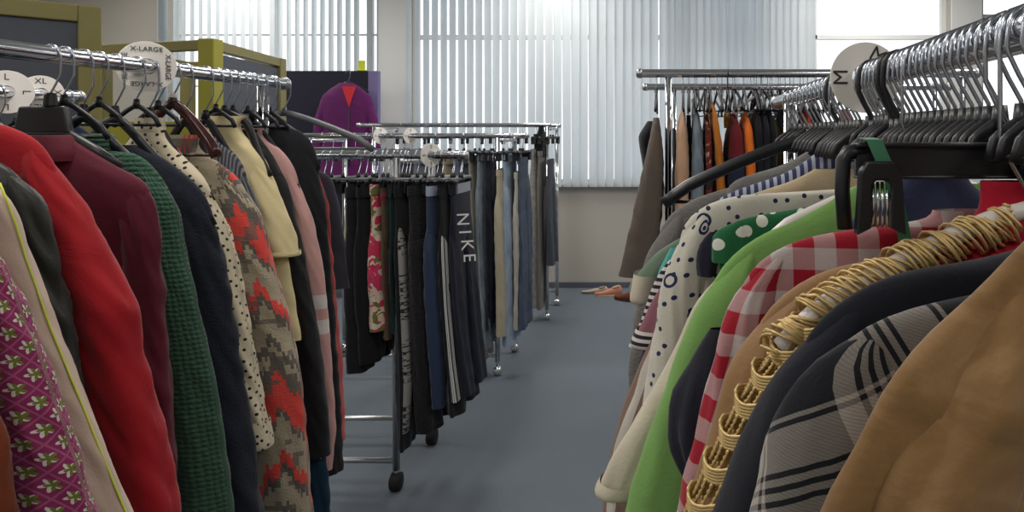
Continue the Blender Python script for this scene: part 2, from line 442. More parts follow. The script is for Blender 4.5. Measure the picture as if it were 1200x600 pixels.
# ------------------------------------------------------------------ racks
def rack(label, axis, a0, a1, c, z, posts, foot=.25, rail_r=.0165, wheel='chrome', rails=(0.0,), fz=.075, pair=False, ends=None):
    """axis 'x' or 'y' is where the rail runs; a0..a1 its ends; c the other coordinate; rails = offsets of the rails across"""
    def P(a, o, zz): return (a, c + o, zz) if axis == 'x' else (c + o, a, zz)
    pm = (posts[0] + posts[-1]) / 2
    t = thing('garment_rack', label, 'clothes rack', P(pm, 0, 0))
    for ri, o in enumerate(rails):
        if ends: a1 = ends[ri]
        r = MB(); r.sweep([P(a0, o, z), P(a0 + .001, o, z), P(a1 - .001, o, z), P(a1, o, z)], rail_r, 20)
        rl = r.build('rail', CHROME, t)
        for a, d in ((a0, 1), (a1, -1)):
            k = MB(); k.sweep([P(a - d * .006, o, z), P(a + d * .002, o, z), P(a + d * .022, o, z)], [rail_r * .8, rail_r * 1.12, rail_r * 1.12], 20)
            k.build('rail_cap', STEEL, rl)
    if pair:
        for a in posts:
            k = MB(); k.sweep([P(a, -foot, z - .03 if len(rails) > 1 and rails[0] == -foot else z - .028), P(a, foot, z - .03 if len(rails) > 1 and rails[0] == -foot else z - .028)], .012, 12); k.build('cross_bar', STEEL, t)
    elif len(rails) > 1:
        for a in posts:
            k = MB(); k.sweep([P(a, rails[0], z - .03), P(a, rails[-1], z - .03)], .012, 12); k.build('cross_bar', STEEL, t)
            for o in rails:
                k = MB(); k.sweep([P(a, o, z - .042), P(a, o, z - .012)], .008, 10); k.build('rail_bracket', STEEL, t)
    for a in posts:
        for o in ((-foot, foot) if pair else (0,)):
            r = MB(); r.sweep([P(a, o, fz + .01), P(a, o, z - .012)], .0155, 16); r.build('post', STEEL if wheel == 'black' else CHROME, t)
        if not pair:
            r = MB(); r.sweep([P(a, -foot, fz), P(a, foot, fz)], .0155, 14); r.build('foot', CHROME, t)
        for o in (-foot, foot):
            w = MB(); w.sweep([P(a, o, fz + .02), P(a, o, .052)], .009, 10)
            w.v = w.v; fk = w.build('caster', STEEL, t)
            w = MB(); bx, by, bz = P(a, o, .03)
            if wheel == 'chrome':
                w.stack([(bz + .03 * math.cos(q), bx, by, max(.002, .03 * math.sin(q)), max(.002, .03 * math.sin(q))) for q in [PI * i / 10 for i in range(11)]], 20, smooth=0, e=2, cap=True)
                w.build('wheel', CHROME, fk)
            else:
                w.sweep([P(a - .022, o, .037), P(a - .018, o, .037), P(a + .018, o, .037), P(a + .022, o, .037)], [.028, .037, .037, .028], 24)
                w.build('wheel', RUBBER, fk)
    for o in ((-foot, foot) if pair else (0,)):
        r = MB(); r.sweep([P(posts[0], o, fz + .05), P(posts[-1], o, fz + .05)], .012, 12); r.build('bottom_bar', STEEL, t)
    return t
LX, LZ = -1.18, 1.647
RX, RZ = .265, 1.576
rack('long chrome clothes rack on the left carrying sweaters and shirts, nearest rack left of aisle', 'y', .35, 2.16, LX, LZ, (.75, 2.04))
rack('chrome clothes rack at far left behind the front left rack, with two size discs', 'y', .9, 2.30, -1.92, 1.616, (1.1, 2.22))
rack('chrome clothes rack on the right packed with shirts and jackets, nearest rack right of aisle', 'y', .22, 1.83, RX, RZ, (.3, 1.62), foot=.22)
rack('trouser rack with black wheels, nearest of the three racks of trousers', 'x', -2.35, X(547, 2.98), 3.2, 1.404, (-2.2, -1.165), foot=.22, wheel='black', pair=True, rails=(-.22, .22), ends=(X(547, 2.98), -1.14))
rack('double rail trouser rack between the black wheeled rack and the rack by the window', 'x', -2.36, X(601, 4.385), 4.62, 1.478, (-2.25, -1.09), foot=.235, rails=(-.235, .235), pair=True)
rack('double rail trouser rack nearest the window, farthest of the three trouser racks', 'x', -2.53, -.985, 5.92, 1.558, (-2.4, -1.016), foot=.24, rails=(-.24, .24), pair=True)
rack('tall clothes rack with coats standing at the end of aisle on the right', 'x', X(747, 3.5), 1.5, 3.5, Z(86, 3.5), (X(783, 3.5), 1.42), foot=.25, rail_r=.021, fz=.1)
rack('second tall clothes rack standing right behind the coat rack by the window', 'x', X(754, 4.5), 1.75, 4.5, Z(102, 4.5), (X(790, 4.5), 1.65), foot=.25, rail_r=.021, fz=.1)

# ------------------------------------------------------------------ size discs
def size_disc(label, loc, r, yaw, txt, ts, n=4, hole=.0185, a0=PI / 2):
    t = thing('size_disc', label, 'size divider', loc)
    ax = Vector((math.sin(yaw), -math.cos(yaw), 0))        # face normal, towards the camera
    d = MB(); d.disc(loc, r, .003, ax, hole); d.build('disc', DISCW, t, False, bevel=.0008)
    xa = Vector((math.cos(yaw), math.sin(yaw), 0)); za = Vector((0, 0, 1))
    for i in range(n):
        k = MB(); a = a0 + 2 * PI * i / n
        rad = xa * math.cos(a) + za * math.sin(a)
        text_mb(k, txt, ts, frame_mat(Vector(loc) + rad * r * .69 + ax * .0022, xa * math.sin(a) - za * math.cos(a), rad))
        k.build('lettering', INK, t, False)
    return t
size_disc('white round divider marked X-LARGE on the front left rail', (LX, 1.59, LZ), .056, math.radians(38), 'X-LARGE', .0145)
size_disc('white round divider at left edge on the rail behind the front left rack', (-1.92, 2.045, 1.616), .062, math.radians(32), 'L', .026)
size_disc('white round divider on the rear left rail, right of the edge one', (-1.92, 2.155, 1.616), .056, math.radians(32), 'XL', .024)
size_disc('white round divider marked M between the hanger hooks on the right rail', (RX, .985, RZ), .049, math.radians(0), 'M', .029, 3, a0=PI)
for px, Y, o, z_, nm in ((446, 4.385, 0, 1.478, 'leftmost of three on the middle trouser rack'), (481, 4.385, 0, 1.478, 'second from left on the middle trouser rack'), (505, 2.98, 0, 1.404, 'on the nearest trouser rack, left of rail end')):
    size_disc('small white size disc ' + nm, (X(px, Y + o), Y + o, z_), .05, math.radians(55), 'S', .02)

# ------------------------------------------------------------------ hangers
def hook_path(R=.0188, dip=-.088, s=-1, lean=.0):
    p = [(0, dip), (s * .001, dip + .016), (s * .011, dip + .034), (s * .0195, dip + .052), (s * (R + .001), -.012)]
    p += [(s * R * math.cos(a), R * math.sin(a)) for a in [PI * k / 9 for k in range(10)]]
    p += [(-s * R * .96, -.012)]
    return [(x, lean * z, z) for x, z in p]
def arm_path(half, drop, top=-.088, n=24, curve=1.25):
    out = []
    for i in range(n + 1):
        u = -1 + 2 * i / n
        out.append((u * half, 0, top - drop * abs(u) ** curve - (0.012 * max(0, abs(u) - .85) / .15)))
    return out
def hanger(label, loc, kind='plastic', s=-1, half=.20, drop=.085, rot=0., group=None, hookmat=None, top=-.088, prof=None):
    t = thing('hanger', label, 'hanger', (0, 0, 0), group)
    body = {'plastic': BLACKP, 'suit': BLACKP, 'wood': WOODH, 'white': WHITEP, 'clip': BLACKP, 'grey': CLEARP, 'velvet': BLACKP}[kind]
    h = MB(); h.sweep(hook_path(s=s, dip=top), .0019 if kind != 'velvet' else .0034, 8, up=(0, 1, 0))
    h.build('hook', hookmat or (BLACKP if kind == 'velvet' else WIRE), t)
    a = MB()
    if kind == 'clip':
        a.sweep([(-.15, 0, top - .012), (-.149, 0, top - .012), (.149, 0, top - .012), (.15, 0, top - .012)], .006, 8, ry=.010)
        a.sweep([(0, 0, top - .01), (0, 0, top + .012)], .008, 10)
        a.build('bar', body, t, bevel=0)
        for x in (-.115, .115):
            c = MB(); c.box((x, 0, top - .038), (.034, .022, .052)); c.box((x, 0, top - .020), (.020, .028, .018)); c.build('clip', body, t, False, bevel=.003)
    else:
        P = arm_path(half, drop, top)
        if prof:                                   # arms run inside the shoulders of the garment they carry
            q = [(0, top)] + [(u, z) for u, z in prof]
            pos = []
            for k in range(25):
                u = abs(-1 + 2 * k / 24) * q[-1][0]
                for (ua, za), (ub, zb) in zip(q[:-1], q[1:]):
                    if ua <= u <= ub + 1e-9: pos.append((math.copysign(u, k - 12), 0, za + (zb - za) * (u - ua) / max(1e-6, ub - ua))); break
            for _ in range(2): pos = [pos[0]] + [(pos[k][0], 0, (pos[k - 1][2] + 2 * pos[k][2] + pos[k + 1][2]) / 4) for k in range(1, 24)] + [pos[-1]]
            P = pos; half = q[-1][0]
        if kind in ('suit', 'wood'):
            w = [.005 + (.010 if not prof else .004) * abs(p[0]) / half for p in P]; a.sweep(P, w, 12, ry=.012 if not prof else .008)
            a.sweep([(0, 0, top - .01), (0, 0, top + .018)], [.011, .008], 12)
        elif kind == 'white': a.sweep(P, .0075, 12)
        else:
            sm = half < .09 and not prof
            a.sweep(P, .0035 if sm else .0055, 10, ry=.0055 if sm else .010); a.sweep([(0, 0, top - .008), (0, 0, top + .014)], [.008, .0055] if sm else [.010, .0065], 12)
        a.build('arms', body, t)
        if kind != 'suit' or True:
            bz = P[0][2] + .004
            q = MB(); q.sweep([(-half * .93, 0, bz), (half * .93, 0, bz)], .0035, 8); q.build('crossbar', body, t)
        if kind == 'wood':
            q = MB(); q.sweep([(0, 0, top + .004), (0, 0, top + .022)], .0085, 14); q.build('collar_ring', WHITEP, t)
    t.location = loc; t.rotation_euler = (0, 0, rot)
    return t

# ------------------------------------------------------------------ garments
SEED = [0.]
def thick(d, th): return .011 + (th - .011) * min(1., max(0., d) / .14) ** .6
def sleeve_part(root, rows, Y, st, mat, rx, mirror, wr=.006, cuff=None, cuffmat=None, name='sleeve', e=2.0, yoff=0.):
    SEED[0] += 1.7
    R = []
    for i, (py, l, r) in enumerate(rows):
        xa, xb = X(l, Y), X(r, Y); cx = (xa + xb) / 2
        if mirror: cx = 2 * rx - cx
        k = (.18, .55, .85, 1.)[min(i, 3)]
        R.append((Z(py, Y), cx, Y + yoff, abs(xb - xa) / 2, st * k))
    s = MB(); s.stack(R, 36, .012, fold=.004, seed=SEED[0], wr=wr, e=e, planar=False, lobes=4)
    o = s.build(name, mat, root)
    if cuff:
        z, cx, cy, a, b_ = R[-1]
        z2, cx2 = R[-2][0], R[-2][1]; k = (cuff) / max(.02, (z2 - z)); dx = (cx2 - cx) * k
        c = MB(); c.stack([(z + cuff, cx + dx, cy, a * 1.06 + .003, b_ + .005), (z + cuff * .3, cx + dx * .3, cy, a * 1.06 + .003, b_ + .006), (z - .004, cx, cy, a * 1.03 + .003, b_ + .005), (z - .003, cx, cy, a * .85, b_ - .004)], 36, .008, smooth=1, planar=False)
        c.build('cuff', cuffmat or mat, o)
    return o
def top(name, label, cat, mat, Y, sh, sl=None, rx=LX, hem=.75, bw=None, hw=None, th=.028, st=.03, collar=None, cmat=None,
        fold=.006, slmat=None, cuff=None, cuffmat=None, group=None, wr=.006, far=True, hang=None, buttons=0, hemband=None, ebody=2.3, lab_h=None, s=None):
    SEED[0] += 1.3
    z0 = Z(sh[0][1], Y)
    root = thing(name, label, cat, (rx, Y, hem), group)
    pts = [(abs(X(px, Y) - rx), Z(py, Y)) for px, py in sh]
    rows = []
    w0, zt0 = pts[0]
    if w0 > .085:
        zt0 = zt0 + .55 * (w0 - .065); rows.append((zt0, .065))
    rows += [(z, w) for w, z in pts]
    ztop = rows[0][0]
    zt, wt = rows[-1]
    bw = bw or max(wt * 1.0, .19); hw = hw or bw * 1.06
    if zt - hem > .3: rows += [(zt - .07, wt * .99), (zt - .22, bw), ((zt - .22 + hem) / 2, (bw + hw) / 2), (hem, hw)]
    else: rows += [(hem, hw)]
    R = [(z, rx, Y, max(w, .03), thick(ztop - z, th)) for z, w in rows]
    b_ = MB(); b_.stack(R, 56, .012, fold=fold, seed=SEED[0], e=ebody, wr=wr * .5)
    bo = b_.build('body', mat, root)
    if hemband:
        h = MB(); h.stack([(hem + .05, rx, Y, hw + .004, th + .006), (hem - .005, rx, Y, hw + .002, th + .005)], 48, .01, smooth=0, fold=0); h.build('hem_band', hemband, bo)
    if sl:
        edge = sorted([(z, w) for z, w in rows]); out = []
        sgn = 1 if X(sh[-1][0], Y) > rx else -1
        for py, l, r in sl:
            z = Z(py, Y)
            if z > zt + .006:
                w = None
                for (za, wa), (zb, wb) in zip(edge[:-1], edge[1:]):
                    if za <= z <= zb: w = wa + (wb - wa) * (z - za) / max(1e-6, zb - za)
                if w is None: continue
                pe = CX + (rx + sgn * (w - .006)) * F / Y
                if sgn > 0 and r > pe: l, r = min(l, pe - 12 / Y), pe
                if sgn < 0 and l < pe: l, r = pe, max(r, pe + 12 / Y)
            out.append((py, l, r))
        sl = out
        sleeve_part(root, sl, Y, st, slmat or mat, rx, False, wr, cuff, cuffmat)
        if far: sleeve_part(root, sl, Y, st, slmat or mat, rx, True, wr, cuff, cuffmat)
    cm = cmat or mat
    if collar:
        c = MB(); rw = rows[0][1]; zc = ztop
        if collar == 'crew':
            P = [((rx + (rw + .004) * math.cos(a)), Y + .020 * math.sin(a), zc - .004 - .018 * (1 - math.sin(a)) * .5) for a in [2 * PI * k / 28 for k in range(29)]]
            c.sweep(P, .006, 8, ry=.010, cap=False)
        elif collar == 'shirt':
            c.stack([(zc + .008, rx, Y + .004, rw * .72, .018), (zc + .014, rx, Y + .002, rw * .80, .022), (zc + .008, rx, Y, rw * .92, .026), (zc - .018, rx, Y - .004, rw * 1.22, .032), (zc - .036, rx, Y - .006, rw * 1.22, .033)], 32, .008, smooth=1)
        elif collar == 'roll':
            c.stack([(zc + .010, rx, Y, rw * .72, .022), (zc + .040, rx, Y, rw * .95, .034), (zc + .034, rx, Y, rw * 1.18, .042), (zc - .006, rx, Y, rw * 1.25, .044), (zc - .028, rx, Y, rw * 1.05, .032)], 36, .006, smooth=2, fold=.0)
        elif collar == 'hood':
            c.stack([(zc + .012, rx, Y, rw * .6, .02), (zc + .03, rx, Y + .002, rw * 1.1, .036), (zc - .01, rx, Y + .01, rw * 1.5, .046), (zc - .07, rx, Y + .018, rw * 1.4, .044), (zc - .12, rx, Y + .018, rw * .7, .03)], 36, .008, smooth=2, wr=.006)
        c.build('hood' if collar == 'hood' else 'collar', cm, root)
    for k in range(buttons):
        zz = ztop - .09 - k * .085
        q = MB(); q.sweep([(rx + .012, Y - th - .012, zz), (rx + .012, Y - th - .006, zz), (rx + .012, Y - th + .01, zz)], [.004, .0055, .0055], 12, up=(0, 0, 1)); q.build('button', WHITEP if buttons < 0 else BLACKP, root)
    if hang:
        s = s if s is not None else (1 if rx == LX else -1)
        rz_ = LZ if rx == LX else RZ
        # hanger shoulders follow the garment's own shoulder line
        prof = [(w * .97, z - rz_ - .016) for z, w in rows if w > .055 and z > zt - .01]
        prof = [p for i, p in enumerate(prof) if i == 0 or p[0] > prof[i - 1][0] + .004]
        hanger('%s hanger under %s' % ({'plastic': 'black plastic', 'suit': 'broad black suit', 'wood': 'glossy dark wood', 'white': 'white tubular', 'velvet': 'all black', 'grey': 'grey plastic'}[hang]    , lab_h or ('the ' + ' '.join(label.split(',')[0].split()[:7]))), (rx, Y, rz_), hang, s, prof=prof, top=max(-.105, min(-.088, prof[0][1] + .03)))
    return root

exec_order = []
# ------------- left rack, nearest to farthest
top('top', 'rust brown top whose edge shows at lower left corner beside the flowered dress', 'top', fab((120, 52, 24)), .93, [(-190, 195), (-95, 230), (-60, 300)], [(330, -70, -50), (420, -60, -30), (520, -40, -4), (640, -30, 8)], hem=.6)
top('dress', 'magenta dress printed with small green and white flowers at lower left', 'dress', m_floral(), 1.0, [(-130, 175), (-60, 200), (-28, 250), (-10, 300)], [(262, -32, -12), (310, -45, 3), (350, -52, 22), (440, -48, 58), (520, -30, 86), (600, -10, 110), (700, 15, 140)], hem=.55, hw=.27, st=.03, slmat=None)
top('jacket', 'pale cream long sleeved jacket with thin lime piping, right of flowered dress', 'jacket', fab((198, 176, 160), 'weave', .6), 1.068, [(-105, 165), (-50, 180), (-20, 200), (0, 225)], [(200, -24, -4), (235, -26, 13), (300, -14, 34), (380, 16, 62), (470, 48, 99), (600, 98, 152), (700, 130, 190)], hem=.6, wr=.003, st=.027)
lj = [o for o in SC.objects if str(o.get('label', '')).startswith('pale cream long sleeved')][0]
pp = MB(); pp.sweep([(X(px, 1.068), 1.062, Z(py, 1.068)) for px, py in ((4, 214), (13, 236), (24, 265), (34, 300), (48, 340), (62, 380), (80, 424), (99, 470), (125, 535), (152, 600), (190, 698))], .0016, 8)
pp.build('piping', plain('lime_piping', rgb(190, 200, 70), .6), lj)['label'] = 'thin lime green piping'
top('jacket', 'shiny black quilted jacket between cream jacket and red sweater', 'jacket', fab((44, 46, 44), 'weave', .42, .05), 1.128, [(-75, 168), (-25, 178), (10, 196), (34, 222)], [(200, 4, 26), (230, -2, 50), (280, -2, 62), (330, 5, 70), (400, 20, 84), (520, 40, 104), (640, 60, 120)], hem=.7, wr=.012, hang='plastic', collar='roll')
red = fab((160, 14, 28), 'weave', .85)
t = top('sweater', 'bright red sweater with full sleeves, left rack', 'sweater', red, 1.19, [(-28, 140), (15, 150), (45, 163), (62, 188), (72, 215)], [(168, 34, 50), (192, 24, 74), (240, 36, 96), (300, 58, 124), (340, 70, 148), (365, 78, 160), (390, 84, 160), (430, 98, 170), (500, 122, 187), (560, 136, 199), (600, 143, 206), (660, 150, 210)], hem=.55, bw=.26, hw=.29, st=.038, collar='crew', hang='plastic', wr=.006)
burg = fab((92, 18, 40), 'weave', .75)
top('shirt', 'burgundy collared shirt right of the red sweater', 'shirt', burg, 1.335, [(88, 166), (110, 180), (140, 197), (165, 208), (177, 222)], [(200, 152, 168), (225, 140, 180), (280, 142, 186), (400, 150, 196), (540, 158, 206), (640, 162, 210)], hem=.5, collar='shirt', st=.024, buttons=3, bw=.2)
top('cardigan', 'chunky green knitted cardigan between burgundy shirt and navy coat', 'cardigan', fab((56, 90, 72), 'knit', .95), 1.42, [(125, 178), (150, 176), (172, 187), (192, 212), (204, 236)], [(186, 158, 176), (210, 160, 193), (240, 168, 207), (300, 178, 216), (340, 184, 227), (430, 192, 248), (520, 198, 262), (610, 204, 274), (700, 208, 280)], hem=.5, collar='roll', hang='plastic', th=.032, st=.032, wr=.004)
top('coat', 'long navy black wool coat right of green cardigan', 'coat', fab((26, 30, 44), 'fuzzy'), 1.50, [(158, 170), (190, 184), (222, 208), (243, 232), (253, 256)], [(212, 214, 236), (240, 208, 254), (300, 212, 262), (400, 222, 276), (500, 240, 292), (600, 258, 306), (700, 270, 318)], hem=.35, hang='plastic', th=.032, st=.032)
top('blouse', 'cream blouse with small black dots and buttoned cuff, left rack', 'blouse', m_dots((212, 200, 174), (40, 34, 34), .0165, .20, .45), 1.60, [(158, 138), (180, 156), (210, 178), (236, 204), (250, 228)], [(186, 216, 232), (215, 226, 252), (260, 236, 266), (320, 250, 280), (400, 268, 294), (470, 282, 306), (522, 290, 317)], hem=.75, bw=.16, hang='plastic', cuff=.06, wr=.007, st=.026)
AZ = m_aztec()
top('cardigan', 'grey, coral and cream patterned knit cardigan, left rack', 'cardigan', AZ, 1.715, [(196, 158), (220, 170), (250, 186), (275, 204), (292, 228)], [(180, 246, 262), (205, 240, 284), (240, 250, 302), (300, 264, 318), (360, 276, 338), (420, 288, 350), (500, 298, 358), (600, 306, 364), (680, 310, 366)], hem=.5, bw=.17, hang='plastic', th=.03, st=.032)
hanger('glossy dark red wooden hanger with white collar ring above the patterned cardigan', (LX, 1.672, LZ), 'wood', 1, .105, .115, top=-.078)
top('top', 'grey and white striped ribbed top behind the patterned cardigan', 'top', m_stripes([(0, (120, 122, 130)), (.5, (64, 66, 76))], .008, 0, 'rib'), 1.79, [(228, 160), (250, 165), (268, 172), (282, 190), (290, 215)], [(168, 258, 274), (195, 262, 292), (240, 270, 302), (300, 280, 312)], hem=.85, bw=.14, st=.022, th=.022, hang='plastic')
YEL = fab((222, 206, 160), 'weave', .85)
top('blouse', 'pale yellow short sleeved blouse, left rack', 'blouse', YEL, 1.865, [(234, 136), (255, 147), (285, 160), (305, 178), (318, 200)], [(168, 284, 300), (190, 282, 318), (230, 292, 328), (270, 302, 342), (298, 312, 349)], hem=Z(398, 1.865), bw=.17, hw=.205, st=.034, hang='plastic', cuff=.01)
top('jacket', 'shiny black jacket between pale yellow blouse and pink striped sweatshirt', 'jacket', fab((20, 21, 25), 'weave', .45), 1.935, [(262, 152), (295, 164), (318, 178), (332, 205)], [(185, 306, 322), (215, 308, 338), (300, 322, 356), (400, 340, 374), (480, 350, 384), (532, 352, 386)], hem=.5, bw=.15, hang='plastic', wr=.004)
PINK = fab((196, 152, 148), 'weave', .85)
def m_band(c, band, z0, z1):
    N = NT('banded_fabric'); v = N.uv()[1]
    a = N.m('MULTIPLY', N.m('GREATER_THAN', v, z0), N.m('LESS_THAN', v, z1))
    g = N.m('LESS_THAN', N.m('ABSOLUTE', N.m('SUBTRACT', v, (z0 + z1) / 2)), (z1 - z0) * .14)
    a = N.m('MULTIPLY', a, N.m('SUBTRACT', 1, g))
    return finish(N, N.mix(a, rgb(*c), rgb(*band)))
PB = m_band((196, 152, 148), (210, 202, 200), Z(388, 2.0), Z(343, 2.0))
top('sweatshirt', 'dusty pink sweatshirt with two white bands on the sleeve, left rack', 'sweatshirt', PINK, 1.985, [(280, 150), (305, 160), (328, 174), (342, 192), (350, 215)], [(172, 322, 338), (195, 330, 352), (250, 344, 364), (300, 352, 375), (350, 358, 382), (420, 366, 388), (500, 370, 394), (550, 362, 390)], hem=.55, bw=.12, hw=.13, st=.026, slmat=PB, hang='suit', wr=.003)
top('cardigan', 'black knitted cardigan with rounded shoulder near end of left rail', 'cardigan', fab((24, 25, 31), 'fuzzy'), 2.092, [(310, 146), (330, 147), (352, 153), (367, 168), (374, 192)], [(155, 344, 360), (180, 344, 375), (240, 350, 382), (340, 358, 388), (440, 366, 394), (552, 376, 400)], hem=.45, bw=.14, th=.03, st=.03, hang='plastic')
top('top', 'coral edged top showing as thin strip behind the black cardigan', 'top', fab((196, 92, 92), 'fuzzy'), 2.142, [(318, 160), (345, 170), (362, 190)], [(200, 356, 372), (240, 364, 385), (340, 372, 392), (440, 382, 400), (515, 388, 403)], hem=.8, bw=.12, st=.018, th=.018, far=False)
top('tank_top', 'charcoal sleeveless top sagging on a grey hanger past the left rail end', 'top', fab((58, 58, 68), 'weave'), 2.19, [(352, 195), (372, 199), (388, 206), (396, 240)], None, hem=Z(338, 2.19), bw=.175, hw=.185, th=.03, fold=.012)
hanger('grey plastic hanger with curved bare tip sticking out past the end of left rail', (LX, 2.15, LZ), 'grey', 1, .27, .10)
top('dress', 'long dark teal dress whose hem shows under the black cardigan', 'dress', fab((20, 52, 74)), 1.97, [(290, 200), (310, 215), (322, 260)], [(300, 322, 338), (420, 336, 362), (560, 354, 384), (640, 356, 386)], hem=.25, bw=.12, hw=.16, st=.02, th=.018, far=False)

# extra hangers on the left rail
lh = hanger('black plastic hanger with chrome hook, leftmost pair of hooks on the front left rail', (LX, 1.375, LZ), 'plastic', 1, .085, .06)
ls = hanger('black plastic hanger with chrome hook at right end of the front left rail', (LX, 2.075, LZ), 'plastic', 1, .05, .035)
wide = thing('hanger', 'broad black hanger with flat centre plate standing above the red sweater', 'hanger', (0, 0, 0))
h = MB(); h.sweep(hook_path(s=1), .0019, 8, up=(0, 1, 0)); h.build('hook', WIRE, wide)
h = MB()
h.add([(-.055, -.008, -.098), (.030, -.008, -.098), (.042, -.008, -.150), (-.066, -.008, -.150), (-.055, .008, -.098), (.030, .008, -.098), (.042, .008, -.150), (-.066, .008, -.150)], [(0, 1, 2, 3), (7, 6, 5, 4), (0, 4, 5, 1), (1, 5, 6, 2), (2, 6, 7, 3), (3, 7, 4, 0)])
h.sweep([(0, 0, -.1), (0, 0, -.072)], [.012, .009], 12); h.build('centre_plate', BLACKP, wide, False, bevel=.004)
h = MB(); h.sweep([(-.15, 0, -.215), (-.1, 0, -.175), (-.06, 0, -.150), (.03, 0, -.150), (.08, 0, -.180), (.13, 0, -.215)], .008, 10, ry=.012); h.build('arms', BLACKP, wide)
wide.location = (LX, 1.345, LZ)
for i, (Y, nm) in enumerate(((1.458, 'third hook from left on the front left rail'), (1.56, 'just left of the X-LARGE disc'), (1.625, 'just right of the X-LARGE disc'), (1.83, 'left of the hook cluster near left rail end'), (1.90, 'in the cluster left of the rail end'), (1.965, 'second from the front left rail end'), (2.03, 'beside the post of the front left rail end'))):
    dup(ls, (LX, Y, LZ), 'black plastic hanger with chrome hook, ' + nm, 'hangers on the front left rail')
wh = hanger('white plastic hanger on the rear left rail between the size discs', (-1.92, 2.10, 1.616 + .06), 'white', 1, .19, .09); wh.location.z = 1.616
for i, Y in enumerate((2.0, 2.02, 2.07, 2.19, 2.22, 2.25)):
    dup(ls, (-1.92, Y, 1.616), 'black hanger with chrome hook on the rear left rail, %s from the left' % ('first', 'second', 'third', 'fourth', 'fifth', 'sixth')[i], 'hangers on the rear left rail')
for Y, c, nm in ((2.03, (44, 46, 52), 'charcoal'), (2.13, (70, 26, 34), 'wine red'), (2.21, (30, 40, 66), 'navy')):
    top('shirt', '%s shirt on the rear left rack, behind the red sweater' % nm, 'shirt', fab(c), Y, [(X(0, 1) * 0 + CX + (-1.92 + .07) * F / Y, 148), (CX + (-1.92 + .19) * F / Y, 178)], None, rx=-1.92, hem=.8, hang=None)

# ------------- right rack, nearest to farthest
NS = NT('suede'); sf = NS.noise(NS.coord('UV'), 30, 5, .8)
TAN = finish(NS, NS.ramp(sf, [(.3, rgb(112, 84, 50)), (.5, rgb(132, 100, 63)), (.72, rgb(152, 120, 82))], 'LINEAR'), 'weave', .95, .25, .1)
top('jacket', 'caramel brown suede jacket in the lower right corner, nearest garment', 'jacket', TAN, .375, [(1300, 195), (1262, 225), (1200, 285), (1120, 366), (1050, 438), (1000, 520), (968, 600), (950, 690)], [(315, 1190, 1225), (345, 1160, 1240), (400, 1122, 1245), (470, 1078, 1225), (540, 1036, 1205), (600, 1000, 1190), (690, 950, 1170)], rx=RX, hem=.7, bw=.2, st=.030, th=.024, wr=.010, collar='shirt', fold=.010)
top('shirt', 'black, grey and white plaid wool shirt between caramel jacket and black sweater', 'shirt', m_plaid(), .435, [(1200, 335), (1120, 350), (1040, 368), (985, 398), (960, 430)], [(385, 985, 1030), (420, 945, 1075), (470, 915, 1070), (540, 890, 1050), (600, 872, 1030), (690, 850, 1010)], rx=RX, hem=.7, st=.026, th=.024, bw=.18)
top('sweater', 'smooth black sweater sleeve sloping past the plaid shirt, right rack', 'sweater', fab((24, 27, 38), 'weave', .92), .482, [(1225, 292), (1140, 308), (1060, 316), (1000, 340), (955, 378), (935, 405)], [(345, 985, 1030), (385, 940, 1020), (440, 903, 995), (500, 876, 975), (560, 850, 950), (610, 832, 935), (690, 812, 920)], rx=RX, hem=.7, st=.028, th=.024, wr=.003, bw=.17, collar='crew')
top('blouse', 'smooth camel brown blouse between gold beaded top and red gingham shirt', 'blouse', fab((152, 116, 78), 'weave', .6), .585, [(1110, 290), (1050, 302), (985, 310), (935, 330), (900, 360), (882, 390)], [(325, 915, 950), (360, 886, 945), (420, 856, 930), (500, 832, 905), (560, 816, 890), (640, 800, 872)], rx=RX, hem=.7, st=.024, th=.022, wr=.003, fold=.004)
GING = m_gingham((160, 18, 42), (192, 180, 180), .019)
top('shirt', 'red and white gingham checked shirt, right rack', 'shirt', GING, .645, [(1165, 246), (1100, 257), (1010, 268), (950, 276), (905, 293), (876, 318), (864, 345)], [(292, 880, 905), (318, 862, 912), (360, 850, 910), (420, 838, 905), (500, 815, 885), (560, 802, 865), (640, 788, 850)], rx=RX, hem=.7, st=.024, th=.023, wr=.005)
top('jacket', 'dark navy padded jacket sleeve bulging between lime tee and gingham shirt', 'jacket', fab((26, 28, 42), 'weave', .7), .70, [(1010, 285), (940, 310), (880, 345), (850, 390)], [(385, 832, 862), (425, 806, 862), (455, 790, 856), (490, 782, 850), (525, 784, 845), (550, 800, 842), (566, 815, 838)], rx=RX, hem=.75, st=.03, th=.02, far=False, wr=.008, bw=.16)
LIMEF = fab((124, 168, 92), 'weave', .9)
top('sweatshirt', 'lime green sweatshirt between green polka dot top and gingham shirt', 'sweatshirt', LIMEF, .762, [(930, 258), (900, 272), (872, 286), (848, 312), (830, 342)], [(285, 850, 880), (310, 832, 892), (350, 818, 895), (400, 798, 890), (480, 770, 868), (560, 745, 845), (620, 728, 828), (690, 712, 810)], rx=RX, hem=.6, st=.03, th=.026, wr=.004, collar=None)
hanger('white tubular hanger showing at the neck of lime green sweatshirt', (RX, .765, RZ), 'white', -1, .17, .070, top=-.119)
top('t_shirt', 'cream t-shirt whose wide short sleeve hangs left of the lime sweatshirt', 't-shirt', fab((206, 198, 178), 'weave'), .83, [(960, 262), (900, 278), (860, 300), (835, 330)], [(305, 838, 862), (350, 815, 862), (410, 790, 850), (480, 752, 812), (540, 713, 775), (572, 700, 748)], rx=RX, hem=.7, st=.024, th=.022, wr=.004, cuff=.012, far=True)
